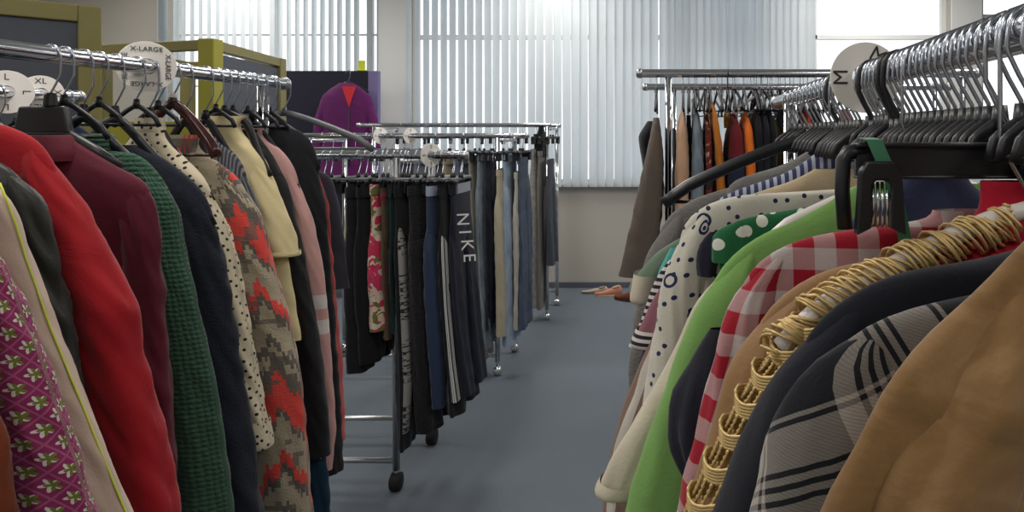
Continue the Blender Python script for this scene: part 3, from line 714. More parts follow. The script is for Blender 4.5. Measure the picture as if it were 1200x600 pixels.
top('blouse', 'green blouse with white polka dots and cut off sleeve edge, right rack', 'blouse', m_dots((26, 96, 58), (214, 216, 206), .024, .30, .5), .885, [(1000, 234), (960, 240), (900, 250), (862, 258), (842, 268)], [(259, 838, 866), (268, 834, 880), (285, 833, 890), (306, 833, 885)], rx=RX, hem=.85, st=.02, th=.02, wr=.006, bw=.15)
top('blouse', 'white blouse with navy blue print and long sleeve, right rack', 'blouse', m_navyprint(), .955, [(980, 222), (930, 225), (870, 228), (832, 236), (808, 252), (796, 275)], [(246, 806, 830), (265, 794, 838), (300, 786, 836), (350, 774, 826), (420, 764, 812), (480, 756, 798), (560, 742, 786)], rx=RX, hem=.6, st=.024, th=.022, wr=.006)
top('top', 'navy top whose dark puffed sleeve end shows in front of the printed blouse', 'top', fab((24, 26, 44)), .915, [(985, 240), (930, 246), (880, 256), (850, 268)], [(272, 832, 856), (285, 818, 850), (305, 812, 842), (322, 818, 838)], rx=RX, hem=.85, st=.018, th=.018, far=False, bw=.12)
top('shirt', 'brown and white vertically striped shirt behind the cream t-shirt sleeve', 'shirt', m_stripes([(0, (206, 198, 190)), (.5, (136, 110, 98))], .030, 0), 1.01, [(950, 228), (890, 240), (840, 258), (815, 290)], [(300, 796, 822), (350, 780, 818), (420, 755, 806), (480, 731, 790), (540, 714, 778), (580, 709, 770), (640, 708, 765)], rx=RX, hem=.55, st=.024, th=.022)
top('t_shirt', 'mauve t-shirt with black and white striped side, right rack', 't-shirt', m_stripes([(0, (214, 208, 206)), (.5, (38, 34, 44))], .0105, 1), 1.075, [(930, 222), (870, 236), (825, 256), (802, 285)], [(280, 790, 810), (310, 778, 806), (340, 764, 800), (370, 752, 796), (405, 740, 790)], rx=RX, hem=.8, st=.02, th=.022, bw=.2, far=False)
top('t_shirt', 'dusty mauve t-shirt with striped cuff behind the printed blouse', 't-shirt', fab((140, 92, 104)), 1.035, [(940, 226), (880, 240), (830, 260), (808, 290)], [(300, 796, 818), (340, 774, 815), (375, 752, 805), (402, 741, 790)], rx=RX, hem=.75, st=.022, th=.02, cuff=.022, cuffmat=m_stripes([(0, (214, 208, 206)), (.5, (38, 34, 44))], .010, 1), far=False)
top('top', 'aqua top showing as small patch left of the printed blouse', 'top', fab((92, 178, 172)), 1.14, [(930, 224), (870, 240), (825, 262), (800, 292)], [(290, 786, 812), (315, 772, 808), (330, 768, 804)], rx=RX, hem=.8, st=.02, th=.02, far=False)
top('dress', 'dark navy dress whose side shows below the mauve t-shirt sleeve', 'dress', fab((24, 30, 62)), 1.19, [(925, 226), (870, 242), (825, 266), (800, 300)], [(300, 788, 812), (360, 768, 806), (420, 748, 800), (470, 738, 796), (520, 734, 790)], rx=RX, hem=.5, st=.02, th=.02, far=False)
top('jacket', 'sage green jacket with turned up cream cuff, right rack', 'jacket', fab((104, 124, 106)), 1.235, [(925, 215), (875, 230), (830, 250), (803, 275)], [(270, 786, 812), (295, 768, 808), (318, 748, 792), (338, 735, 776), (350, 740, 766)], rx=RX, hem=.75, st=.03, th=.026, cuff=.045, cuffmat=fab((206, 196, 178)), far=False)
top('hoodie', 'heather grey hoodie near the far end of the right rack', 'hoodie', fab((122, 118, 116), 'fuzzy'), 1.315, [(905, 205), (860, 218), (815, 232), (785, 250), (770, 275)], [(246, 782, 804), (265, 766, 806), (300, 757, 800), (350, 750, 790), (400, 742, 786), (460, 738, 780)], rx=RX, hem=.6, st=.03, th=.026, far=False)
top('shirt', 'blue and white striped shirt on black hanger at far end of right rack', 'shirt', m_stripes([(0, (170, 176, 196)), (.45, (58, 62, 98))], .012, 0), 1.125, [(970, 172), (945, 190), (915, 206), (870, 220), (832, 236)], None, rx=RX, hem=.75, th=.022, lab_h='the blue striped shirt', hang='plastic')
top('jacket', 'tan jacket with collar showing between the black hangers, right rack', 'jacket', fab((190, 172, 142)), 1.06, [(955, 198), (930, 212), (890, 224), (850, 240)], None, rx=RX, hem=.75, th=.02)
top('shirt', 'grey shirt on the black hanger behind the striped blue shirt', 'shirt', fab((126, 124, 122), 'fuzzy'), 1.19, [(945, 178), (915, 195), (880, 204), (850, 214)], None, rx=RX, hem=.8, th=.02)
top('shirt', 'dark navy shirt under the clip hanger with green tape', 'shirt', fab((46, 54, 82)), .722, [(1110, 200), (1070, 212), (1030, 236), (985, 262)], None, rx=RX, hem=.8, th=.02, bw=.16)
top('top', 'plain red top peeking out above gold beaded top at right edge', 'top', fab((180, 22, 50)), .545, [(1230, 212), (1190, 240), (1150, 254), (1110, 270), (1060, 300)], None, rx=RX, hem=.8, th=.016, bw=.15)
hanger('bare black hanger with broad rounded tip at far end of right rack', (RX, 1.38, RZ), 'suit', -1, .285, .115)

# gold beaded top on a white hanger
gt = thing('beaded_top', 'gold beaded net top on a white tubular hanger, right rack', 'top', (RX, .535, .9))
Yg = .535
line = [(1185, 262), (1140, 275), (1100, 292), (1060, 308), (1010, 334), (960, 360), (925, 392), (890, 432), (860, 480), (835, 530), (808, 588), (785, 640)]
L3 = [Vector((X(px, Yg), Yg, Z(py, Yg))) for px, py in line]
def at_len(P, f):
    k = f * (len(P) - 1); i = min(int(k), len(P) - 2); return P[i].lerp(P[i + 1], k - i), (P[i + 1] - P[i]).normalized()
g = MB()
random.seed(3)
for w in range(14):                                  # braids wound round the shoulder
    P = []
    for i in range(150):
        f = i / 149 * .60; p, tdir = at_len(L3, f); a = f * (58 + 9 * (w % 4) * (1 if w % 2 else -1)) + w * 1.3
        nrm = tdir.cross(Vector((0, 1, 0))).normalized()
        P.append(p + nrm * ((.0090 + .0005 * w) * math.sin(a)) + Vector((0, (.0100 + .0005 * w) * math.cos(a), 0)))
    g.sweep(P, [.0010 + .0004 * (i % 2) for i in range(150)], 6)
g.build('braid', GOLD, gt)
g = MB()
pts = []
for f in [.54, .60, .66, .72, .785, .85, .915, .98]:       # gold tiers down the sleeve
    p, tdir = at_len(L3, f); nrm = Vector((1, 0, -.12))
    wd = .030
    P = [p + Vector(((wd * (1 - math.cos(a))) * 1.0 , .020 * math.sin(a), .0035 * math.sin(3 * a) - .006 * (1 - math.cos(a)) * .5)) for a in [2 * PI * k / 40 for k in range(41)]]
    for dz in (0, .0023, .0046, .0069, .0092):
        g.sweep([q + Vector((0, 0, dz)) for q in P], [.0012 + .0005 * (i % 2) for i in range(41)], 8, ry=None)
    pts.append(P)
g.build('tier_band', GOLD, gt)
g = MB()
for A, B in zip(pts[:-1], pts[1:]):                 # bead strands hanging between the tiers
    for k in range(0, 40, 2):
        a, b_ = A[k], B[(k + 1) % 40]; c = (a + b_) / 2 + Vector((0, -.002, -.004))
        P = [a * (1 - u) ** 2 + c * 2 * u * (1 - u) + b_ * u * u for u in [i / 14 for i in range(15)]]
        g.sweep(P, [.0007 + .0011 * (i % 2) for i in range(15)], 6)
g.build('bead_fringe', GOLD, gt)
g = MB(); g.stack([(1.385, RX, Yg + .004, .05, .008), (1.35, RX, Yg + .004, .11, .010), (1.30, RX, Yg + .004, .15, .012), (1.2, RX, Yg + .004, .17, .014), (.9, RX, Yg + .004, .19, .014)], 40, fold=.003)
g.build('body', plain('gold_net_cloth', rgb(168, 132, 70), .6, .3, .5, 200), gt)
hanger('white tubular hanger inside the gold beaded top', (RX, Yg, RZ), 'white', -1, .185, .092, top=-.134)

# big clip hanger in front
ch = thing('clip_hanger', 'large black clip hanger with green tape, in front on the right rack', 'hanger', (RX, .56, 1.42))
Yc = .56
h = MB(); h.sweep([(x + RX, Yc + y, z + RZ) for x, y, z in hook_path()], .002, 8, up=(0, 1, 0)); h.build('hook', WIRE, ch)
h = MB()
x0, x1 = X(1002, Yc), .41; zt_, zb_ = Z(170, Yc), Z(207, Yc)
h.box(((x0 + x1) / 2, Yc, (zt_ + zb_) / 2), (x1 - x0, .010, zt_ - zb_)); h.box(((x0 + x1) / 2, Yc, zt_), (x1 - x0, .018, .004)); h.box(((x0 + x1) / 2, Yc, zb_), (x1 - x0, .016, .003))
h.build('bar', BLACKP, ch, False, bevel=.002)
h = MB(); h.sweep([(x0 + .01, Yc, zt_ - .003), (x0 - .006, Yc, zt_ - .006), (X(988, Yc), Yc, Z(188, Yc)), (X(987, Yc), Yc, Z(225, Yc)), (X(990, Yc), Yc, Z(268, Yc))], .006, 10, ry=.006); h.build('end_bracket', BLACKP, ch)
for (l, r, t_, b2, yo) in ((997, 1053, 188, 272, -.014), (1181, 1232, 184, 276, -.016)):
    c = MB(); xm = (X(l, Yc) + X(r, Yc)) / 2; wd = X(r, Yc) - X(l, Yc); zz0, zz1 = Z(t_, Yc), Z(b2, Yc)
    vs = []; K = 9
    out = [(-.5, 0), (-.42, .86), (-.28, 1), (.28, 1), (.42, .86), (.5, 0)]
    inn = [(-.2, .1), (-.2, .66), (-.12, .74), (.12, .74), (.2, .66), (.2, .1)]
    for y in (-.006, .006):
        for q in (out, inn): vs += [(xm + a * wd, Yc + yo + y, zz1 + (zz0 - zz1) * b3) for a, b3 in q]
    fs = []
    for i in range(5): fs += [(i, i + 1, 7 + i, 6 + i), (12 + i + 1, 12 + i, 18 + i, 19 + i), (i + 1, i, 12 + i, 13 + i), (6 + i, 7 + i, 19 + i, 18 + i)]
    fs += [(0, 6, 18, 12), (5, 17, 23, 11)]
    c.add(vs, fs); clip = c.build('clip', BLACKP, ch, False, bevel=.0015)
    q = MB()
    for k in range(4):
        xx = xm + (k - 1.5) * .0036; q.sweep([(xx, Yc + yo, zz1 + .006), (xx, Yc + yo - .002, zz1 + (zz0 - zz1) * .4), (xx, Yc + yo, zz1 + (zz0 - zz1) * .72)], .0013, 8)
    q.build('spring', CHROME, clip)
h = MB(); xm = X(1030, Yc)
h.add([(xm - .0075 - .006, Yc - .013, zt_ + .004), (xm + .0045 - .006, Yc - .013, zt_ + .004), (xm + .012, Yc - .0165, zb_ - .004), (xm, Yc - .0165, zb_ - .004), (xm - .0075 - .006, Yc + .009, zt_ + .005), (xm + .0045 - .006, Yc + .009, zt_ + .005), (xm + .0245, Yc - .0035, zb_ - .050), (xm + .0145, Yc - .0035, zb_ - .050)], [(0, 1, 2, 3), (4, 5, 1, 0), (3, 2, 6, 7)])
h.build('tape', GREENT, ch, False); ch.children[-1]['label'] = 'green tape wound round the bar'
ch.children[-1].modifiers.new('solid', 'SOLIDIFY').thickness = .0008

# packed row of hanger hooks on the right rail
rh = hanger('chrome hook hanger at the right end of the hook row on the right rail', (RX, .50, RZ), 'plastic', -1, .024, .018, top=-.068)
rp = hanger('chrome hook hanger farthest from the M disc at far end of the right rail', (RX, 1.60, RZ), 'plastic', -1, .04, .03, top=-.072)
rv = hanger('all black hanger with thick black hook right beside the M disc', (RX, .945, RZ), 'velvet', -1, .035, .03, top=-.074)
dup(rv, (RX, .855, RZ), 'all black hanger with thick black hook, second one nearer than the M disc')
dup(rv, (RX, .835, RZ), 'all black hanger with thick black hook, third one nearer than the M disc')
dup(rv, (RX, 1.145, RZ), 'all black hanger with thick black hook, just beyond the M disc')
ordn = ['first', 'second', 'third', 'fourth', 'fifth', 'sixth', 'seventh', 'eighth', 'ninth', 'tenth', 'eleventh', 'twelfth', 'thirteenth', 'fourteenth', 'fifteenth', 'sixteenth', 'seventeenth', 'eighteenth', 'nineteenth', 'twentieth', 'twenty-first', 'twenty-second', 'twenty-third', 'twenty-fourth', 'twenty-fifth']
near = [.523, .541, .561, .578, .597, .613, .630, .648, .668, .683, .703, .722, .741, .760, .780, .797, .815, .875, .895, .912, .928, .965]
for i, Y in enumerate(near):
    if abs(Y - .561) < .002 : continue
    dup(rh, (RX, Y, RZ), 'chrome hook black hanger, %s on this side of the M disc counting towards it' % ordn[i], 'chrome hooks this side of the M disc', random.uniform(-.05, .05))
farr = [1.01, 1.03, 1.052, 1.075, 1.10, 1.12, 1.17, 1.20, 1.235, 1.27, 1.31, 1.35, 1.42, 1.47, 1.53]
for i, Y in enumerate(farr):
    dup(rp, (RX, Y, RZ), 'chrome hook black hanger, %s beyond the M disc counting away from it' % ordn[i], 'chrome hooks beyond the M disc', random.uniform(-.06, .06))

# ------------------------------------------------------------------ trousers
def trousers(label, mat, Y, rows, depth=.17, waist=None, name='trousers', zrail=None, hangk=True, cat='trousers', legs=2, side_strip=None, xr=None):
    """rows = (py, left px, right px) traced at the near edge; the waist runs along Y on a clip hanger across the rail"""
    SEED[0] += 2.1
    yn = Y - depth
    root = thing(name, label, cat, (X((rows[0][1] + rows[0][2]) / 2, yn), Y, Z(rows[-1][0], yn)))
    R0 = [(Z(py, yn), (X(l, yn) + X(r, yn)) / 2, abs(X(r, yn) - X(l, yn)) / 2) for py, l, r in rows]
    zt, zb = R0[0][0], R0[-1][0]
    zc = zt - min(.26, (zt - zb) * .5)
    def sample(z):
        for a, b_ in zip(R0[:-1], R0[1:]):
            if b_[0] <= z <= a[0]:
                k = (a[0] - z) / max(1e-6, a[0] - b_[0]); return a[1] + (b_[1] - a[1]) * k, a[2] + (b_[2] - a[2]) * k
        return R0[-1][1:]
    m = MB()
    hip = [(z, sample(z)[0], Y, max(.012, sample(z)[1] * k), depth * kd) for z, k, kd in ((zt, .8, 1), (zt - .03, .82, 1), (zt - .1, .9, 1), (zc + .06, .9, .98), (zc, .45, .8))]
    if legs == 0: hip[-1] = (zb, hip[-1][1], Y, hip[-2][3], depth)
    m.stack(hip, 40, .012, fold=.005, seed=SEED[0], e=2.2); hp = m.build('hips', mat, root)
    w = MB(); w.stack([(zt + .006, hip[0][1], Y, hip[0][3] + .004, depth + .003), (zt - .034, hip[0][1], Y, hip[0][3] + .005, depth + .004)], 40, .01, smooth=0); w.build('waistband', waist or mat, hp)
    for s_ in ((-1, 1) if legs == 2 else (0,)):
        zs = [zc + .15, zc + .01, zc - (zc - zb) * .33, zc - (zc - zb) * .66, zb + (0 if s_ <= 0 else .012)]
        dy = depth * .5
        L = [(z, sample(z)[0] + .006 * s_, Y + s_ * dy * (1 if z > zc - .2 else .9), max(.012, sample(z)[1]) * (.45 if i == 0 else 1), (dy + .006) * (.75 if i == 0 else 1 if i < 3 else .88)) for i, z in enumerate(zs)]
        q = MB(); q.stack(L, 32, .014, fold=.008, seed=SEED[0] + s_, wr=.004, e=2.0); lg = q.build('leg', mat, root)
        if side_strip is not None and s_ <= 0:
            q = MB()
            pth = [(z, cx + rx_ + .004, cy - ry_ * .1) for z, cx, cy, rx_, ry_ in L]
            for z, cx, cy, rx_, ry_ in []: pass
            q.stack([(z, cx + rx_ * .6, cy - ry_ * .62, rx_ * .52, ry_ * .42) for z, cx, cy, rx_, ry_ in L[:-1] + [tuple(L[-2][q] + (L[-1][q] - L[-2][q]) * .72 for q in range(5))]], 16, .02, smooth=1, planar=False)
            q.build('side_stripe', side_strip, lg)
    if hangk and zrail:
        hanger('black clip hanger holding the ' + ' '.join(label.split(',')[0].split()[:9]), (R0[0][1], Y, zrail), 'clip', 1, rot=PI / 2)
    return root
BLK = fab((20, 21, 27)); NVY = fab((22, 27, 44), 'weave', .8)
ZA, ZB, ZCC = 1.404, 1.478, 1.558
trousers('long black trousers hanging lowest at left end of nearest trouser rack', BLK, 2.98, [(222, 396, 418), (300, 397, 422), (400, 398, 424), (440, 398, 426)], zrail=ZA)
trousers('wide black trousers next to the pink flowered trousers, on their left', fab((17, 17, 21)), 2.98, [(222, 410, 430), (300, 410, 432), (430, 412, 436)], zrail=ZA)
trousers('cream shorts at left end of nearest trouser rack', fab((190, 182, 150)), 2.98, [(228, 402, 411), (270, 401, 412), (326, 402, 414)], zrail=None, depth=.1)
trousers('light grey leggings hanging below the cream shorts', fab((150, 150, 140)), 3.02, [(300, 402, 412), (340, 401, 412), (372, 402, 414)], zrail=None, depth=.1)
trousers('pink trousers with tropical flower print, nearest trouser rack', m_blotch((214, 190, 170), [(206, 60, 100), (196, 46, 84), (110, 110, 60), (220, 200, 186)], 11, .5), 2.98, [(218, 427, 444), (280, 428, 447), (390, 428, 452)], zrail=ZA, depth=.16)
trousers('brown and green leaf print trousers behind the pink flowered ones', m_blotch((84, 66, 48), [(120, 50, 62), (70, 84, 60)], 20, .54), 3.00, [(222, 442, 452), (300, 444, 456), (400, 446, 458)], zrail=ZA)
trousers('dark teal leggings right of the flowered trousers', fab((30, 62, 70)), 2.98, [(222, 453, 460), (300, 455, 462), (392, 456, 464)], zrail=ZA, depth=.13)
trousers('black joggers with grey lettered side tape, nearest trouser rack', BLK, 2.96, [(222, 458, 468), (300, 459, 474), (400, 460, 478), (480, 462, 480), (532, 466, 474)], zrail=ZA, depth=.15, side_strip=m_letters())
trousers('black mesh leggings right of the joggers with lettered tape', fab((28, 26, 32), 'knit'), 2.98, [(220, 470, 490), (300, 474, 496), (400, 478, 500), (512, 482, 508)], zrail=ZA)
trousers('shiny navy satin trousers, nearest trouser rack', fab((38, 54, 82), 'weave', .45, .2), 2.98, [(220, 492, 512), (300, 493, 514), (400, 497, 516), (482, 502, 518)], zrail=ZA, waist=fab((150, 160, 180)))
def m_sidelines():
    return m_stripes([(0, (20, 22, 34)), (.35, (190, 190, 190)), (.47, (20, 22, 34)), (.58, (190, 190, 190)), (.70, (20, 22, 34))], .05, 0)
trousers('black track trousers with thin white side stripes left of the lettered navy joggers', BLK, 2.98, [(222, 512, 520), (300, 513, 522), (400, 517, 526), (492, 520, 538)], zrail=ZA, side_strip=m_stripes([(0, (200, 200, 200)), (.3, (24, 26, 38)), (.6, (200, 200, 200)), (.9, (24, 26, 38))], .028, 0))
nk = trousers('navy joggers with white NIKE lettering down the leg, at trouser rail end'.replace('NIKE ', 'vertical '), NVY, 2.98, [(218, 523, 534), (300, 525, 537), (400, 530, 545), (466, 540, 553)], zrail=ZA, depth=.125, waist=fab((170, 176, 190)))
WPR = plain('white_print', rgb(214, 214, 214), .7)
for i, chh in enumerate('NIKE'):
    py = 257 + i * 15; Yl = 2.89; xx = X(528.5 + i * 2.6, 2.86) + .055
    ltr = MB(); text_mb(ltr, chh, .070, frame_mat((xx - .018, Yl, Z(py, Yl)), (.05, 0, -1), (.92, .45, 0))); ltr.build('letter', WPR, nk, False)

# middle rack
trousers('beige trousers at left of the blue jeans, middle trouser rack', fab((160, 152, 138)), 4.385, [(184, 546, 553), (300, 549, 556), (426, 556, 568)], zrail=ZB, depth=.13)
trousers('faded blue grey jeans, middle trouser rack', m_denim((104, 116, 130), (146, 156, 166)), 4.385, [(182, 555, 566), (300, 556, 568), (410, 560, 574)], zrail=ZB, depth=.13)
trousers('dark navy jeans left of the cream trousers', fab((34, 42, 62)), 4.385, [(186, 566, 572), (300, 567, 573), (388, 567, 574)], zrail=ZB, depth=.13)
trousers('cream chino trousers in front of the light blue jeans', fab((184, 174, 152)), 4.355, [(200, 578, 589), (280, 579, 591), (396, 580, 592)], zrail=ZB, depth=.13)
trousers('light blue jeans with folded waist, middle trouser rack', m_denim((132, 150, 176), (172, 188, 208)), 4.385, [(181, 585, 597), (280, 588, 599), (408, 588, 600)], zrail=ZB, depth=.13)
trousers('pale grey cream trousers right of the light blue jeans', fab((188, 184, 174)), 4.395, [(203, 600, 607), (290, 601, 610), (388, 600, 609)], zrail=ZB, depth=.13)
trousers('dark blue jeans at right end of middle trouser rack', m_denim((62, 74, 96), (88, 100, 122)), 4.415, [(186, 604, 611), (290, 607, 614), (388, 606, 616)], zrail=ZB, depth=.13)
# far rack
trousers('grey checked trousers at right of the farthest trouser rack', m_blotch((140, 136, 134), [(158, 154, 150)], 60, .5), 5.68, [(176, 619, 628), (260, 620, 630), (362, 620, 632)], zrail=ZCC, depth=.14)
trousers('mid grey trousers beside the checked ones, farthest trouser rack', fab((128, 124, 122), 'fuzzy'), 5.68, [(178, 628, 634), (260, 629, 635), (364, 628, 635)], zrail=ZCC, depth=.14)
trousers('short dark slate trousers hanging last on the farthest trouser rack', fab((76, 80, 92)), 5.68, [(188, 639, 645), (250, 639, 646), (312, 640, 649)], zrail=ZCC, depth=.12)
trousers('black folded top hung high near the end of farthest trouser rack', fab((20, 21, 25)), 5.70, [(158, 622, 636), (170, 623, 638), (184, 625, 637)], zrail=None, depth=.12, cat='top', name='folded_top', legs=0)
# filler trousers further left, seen between hooks
for i, (px, c, nm) in enumerate(((470, (70, 74, 86), 'slate'), (486, (120, 126, 140), 'pale denim'), (503, (40, 44, 60), 'ink blue'), (520, (150, 140, 120), 'sand'), (536, (90, 104, 126), 'mid denim'))):
    trousers('%s coloured trousers on the middle trouser rack, seen above the nearest rack' % nm, fab(c), 4.385, [(186, px - 6, px + 6), (300, px - 6, px + 7), (380, px - 5, px + 8)], zrail=ZB, depth=.13)
cl = hanger('clip hanger at the left end of nearest trouser rail', (X(380, 2.98), 2.98, ZA), 'clip', 1, rot=PI / 2)
for i, px in enumerate((388, 402, 420, 437, 449, 463, 476, 489, 498, 512, 530, 541)):
    dup(cl, (X(px, 2.98), 2.98, ZA), 'empty clip hanger on the nearest trouser rail, %s from left' % ordn[i], 'empty clip hangers on nearest trouser rail', PI / 2 + random.uniform(-.2, .2))
for i, px in enumerate((378, 390, 404, 416, 430, 440, 452, 460, 474, 492, 510, 526, 544, 562, 578, 590, 600, 612)):
    dup(cl, (X(px, 4.385), 4.385, ZB), 'clip hanger on the middle trouser rack, %s from left' % ordn[i], 'clip hangers on the middle trouser rack', PI / 2 + random.uniform(-.2, .2))
for i, px in enumerate((470, 500, 520, 545, 570, 596, 612, 628, 640, 648)):
    dup(cl, (X(px, 5.68), 5.68, ZCC), 'clip hanger on the farthest trouser rack, %s from left' % ordn[i], 'clip hangers on the farthest trouser rack', PI / 2 + random.uniform(-.2, .2))

# ------------------------------------------------------------------ coat rack at the end of the aisle (garments seen edge on)
def edge_top(name, label, cat, mat, Y, rows, depth=.2, sleeve=True, zrail=None, smat=None, hl=None, lean=0.):
    SEED[0] += 1.9
    R = [(Z(py, Y), (X(l, Y) + X(r, Y)) / 2, abs(X(r, Y) - X(l, Y)) / 2) for py, l, r in rows]
    root = thing(name, label, cat, (R[0][1], Y, R[-1][0]))
    b_ = MB()
    b_.stack([(z, cx, Y, w * .85, depth * min(1., .3 + .7 * (R[0][0] - z) / .09)) for z, cx, w in R], 40, .014, fold=.006, seed=SEED[0], wr=.003)
    b_.build('body', mat, root)
    if sleeve:
        for s_ in (-1, 1):
            q = MB(); zz0 = R[0][0]
            q.stack([(z - .035, cx, Y + s_ * (depth * (.8 + .22 * min(1, (zz0 - z) / .2))), w * (.5 if i == 0 else .95), .03 if i == 0 else .055) for i, (z, cx, w) in enumerate(R)], 28, .014, fold=.004, seed=SEED[0] + s_, wr=.005, e=2.)
            q.build('sleeve', smat or mat, root)
    if zrail:
        hanger('black hanger carrying the ' + (hl or label.split(',')[0]), (R[0][1], Y, zrail), 'plastic', 1, depth * .95, .09, rot=PI / 2)
    return root
YD, ZD = 3.5, Z(86, 3.5); YE, ZE = 4.5, Z(102, 4.5)
edge_top('coat', 'taupe brown coat hanging out at left end of the coat rack', 'coat', fab((98, 88, 80), 'fuzzy'), YD, [(138, 765, 773), (155, 762, 776), (180, 757, 778), (230, 745, 777), (305, 728, 770)], zrail=ZD)
edge_top('jacket', 'black jacket half hidden behind the taupe coat, coat rack left end', 'jacket', fab((24, 25, 30)), 3.72, [(142, 758, 768), (160, 746, 766), (175, 749, 766), (200, 754, 764)], depth=.14, sleeve=False)
edge_top('coat', 'peach tan coat right of the coat rack post', 'coat', fab((196, 158, 130)), YD, [(128, 798, 803), (145, 793, 805), (180, 791, 807), (230, 790, 806), (310, 789, 804)], zrail=ZD)
edge_top('jacket', 'dark charcoal jacket between coat rack post and peach coat', 'jacket', fab((40, 44, 54)), 3.5, [(150, 788, 792), (190, 788, 793), (300, 788, 793)], sleeve=False)
edge_top('jacket', 'grey blue denim jacket right of peach coat', 'jacket', m_denim((96, 110, 126), (134, 146, 158)), YD, [(128, 811, 818), (145, 810, 822), (180, 809, 823), (300, 808, 824)], zrail=ZD)
edge_top('top', 'black top squeezed between peach coat and denim jacket', 'top', fab((34, 34, 40)), YD + .06, [(135, 804, 810), (160, 804, 811), (290, 804, 811)], sleeve=False)
edge_top('shirt', 'rust red and white patterned shirt left of amber shirt', 'shirt', m_blotch((120, 40, 34), [(190, 160, 140), (40, 34, 40)], 20, .55), YD, [(135, 824, 830), (150, 824, 832), (290, 824, 834)], zrail=ZD)
edge_top('shirt', 'amber orange shirt on the coat rack', 'shirt', fab((190, 112, 28)), YD, [(116, 830, 834), (130, 832, 839), (160, 834, 843), (205, 836, 847), (290, 838, 848)], zrail=ZD)
edge_top('t_shirt', 'maroon and navy t-shirt between amber shirt and bright orange top', 't-shirt', m_band((110, 24, 36), (32, 38, 62), .4, Z(182, YD)), YD, [(133, 856, 862), (150, 852, 868), (180, 849, 869), (290, 848, 869)], zrail=ZD)
edge_top('t_shirt', 'small yellow top showing beside the amber shirt', 't-shirt', fab((206, 170, 40)), 3.6, [(132, 848, 854), (142, 847, 856), (150, 848, 856)], depth=.1, sleeve=False)
edge_top('top', 'bright orange top on the coat rack', 'top', fab((232, 118, 30)), YD, [(131, 869, 875), (145, 867, 878), (180, 867, 880), (290, 868, 882)], zrail=ZD)
for i, (px, c, nm) in enumerate(((884, (20, 22, 30), 'black top right next to bright orange top'), (892, (26, 28, 40), 'dark navy top second right of bright orange top'), (900, (18, 19, 24), 'black top third right of bright orange top'), (915, (30, 34, 60), 'navy top behind the end of the right rail'), (926, (34, 36, 46), 'charcoal top behind the end post of right rack'), (942, (196, 74, 44), 'orange red top glimpsed behind the right rack hooks'), (956, (30, 34, 50), 'dark blue top behind the M disc'), (990, (186, 40, 40), 'red top behind hooks right of the M disc'), (1040, (40, 44, 66), 'navy top behind the right rack hooks'))):
    edge_top('top', nm + ', coat rack', 'top', fab(c), YD, [(128, px - 3, px + 3), (145, px - 5, px + 5), (290, px - 6, px + 6)], zrail=ZD, sleeve=i < 3)
edge_top('cardigan', 'mustard yellow cardigan right of the black tops', 'cardigan', fab((196, 152, 40)), 3.56, [(140, 905, 910), (160, 904, 913), (290, 904, 914)], sleeve=False)
wp = hanger('padded cream hanger hanging right of the black tops on the coat rack', (X(899, YD), YD, ZD), 'white', 1, .2, .10, rot=.5)
q = MB()
for px, dy in ((897, -.02), (905, .02)):
    pass
bh = hanger('black hanger with large black hook between amber and maroon garments', (X(853, YD), YD, ZD), 'velvet', 1, .16, .09, rot=PI / 2)
ex = hanger('chrome hook hanger on the coat rack right of its post', (X(800, YD) + .03, YD, ZD), 'plastic', 1, .18, .09, rot=PI / 2)
for i, px in enumerate((817, 826, 841, 846, 862, 881, 887, 894, 905, 912, 921, 930, 938, 947, 958, 968, 976)):
    dup(ex, (X(px, YD), YD, ZD), 'chrome hook hanger on the coat rack, %s from left' % ordn[i], 'spare hangers on the coat rack', PI / 2 + random.uniform(-.2, .2))
e2 = hanger('chrome hook hanger at left end of the rear coat rail', (X(812, YE), YE, ZE), 'plastic', 1, .18, .09, rot=PI / 2)
for i, px in enumerate((820, 829, 838, 848, 860, 866, 874, 884, 892, 903, 915, 926, 940, 955)):
    dup(e2, (X(px, YE), YE, ZE), 'chrome hook hanger on the rear coat rail, %s from left' % ordn[i], 'hangers on the rear coat rail', PI / 2 + random.uniform(-.2, .2))
for i, (px, c, nm) in enumerate(((816, (60, 64, 76), 'slate'), (836, (40, 40, 48), 'charcoal'), (858, (150, 52, 44), 'brick red'), (880, (22, 24, 34), 'black'), (900, (24, 26, 40), 'midnight blue'), (920, (44, 60, 96), 'royal blue'))):
    edge_top('top', '%s top on the rear coat rail' % nm, 'top', fab(c), YE, [(134, px - 4, px + 4), (150, px - 6, px + 6), (270, px - 6, px + 6)], zrail=None, sleeve=False)

# ------------------------------------------------------------------ boards and screen at the back left
def board(label, A, B, h, z0=.35, th=.045, stile=.075, mat=OLIVEW, posts=True):
    A, B = Vector((A[0], A[1], 0)), Vector((B[0], B[1], 0)); d = (B - A); L = d.length; d.normalize(); rz = math.atan2(d.y, d.x); mid = (A + B) / 2
    t = thing('framed_board', label, 'board', (mid.x, mid.y, 0))
    for e in (A + d * stile / 2, B - d * stile / 2):
        m = MB(); m.box((e.x, e.y, h / 2 + .02), (stile, th, h - .04), rz); m.build('stile', mat, t, False, bevel=.005)
    for zz in (h - stile * .45, z0):
        m = MB(); m.box((mid.x, mid.y, zz), (L - 2 * stile, th, stile * .9), rz); m.build('crossrail', mat, t, False, bevel=.005)
    m = MB(); m.box((mid.x, mid.y, (h + z0) / 2), (L - 2 * stile + .01, th * .4, h - z0 - stile * .9), rz); m.build('panel', SLATE, t, False)
    for e in (A + d * stile / 2, B - d * stile / 2):
        n = Vector((-d.y, d.x, 0)); m = MB(); m.box((e.x, e.y, .035), (.05, .5, .05), rz); m.build('foot', mat, t, False, bevel=.005)
    return t
board('tall slate board in olive wood frame behind the front left rack, at left edge', (X(118, 2.87), 2.87), (-3.3, 1.75), Z(9, 2.87), mat=OLIVEW)
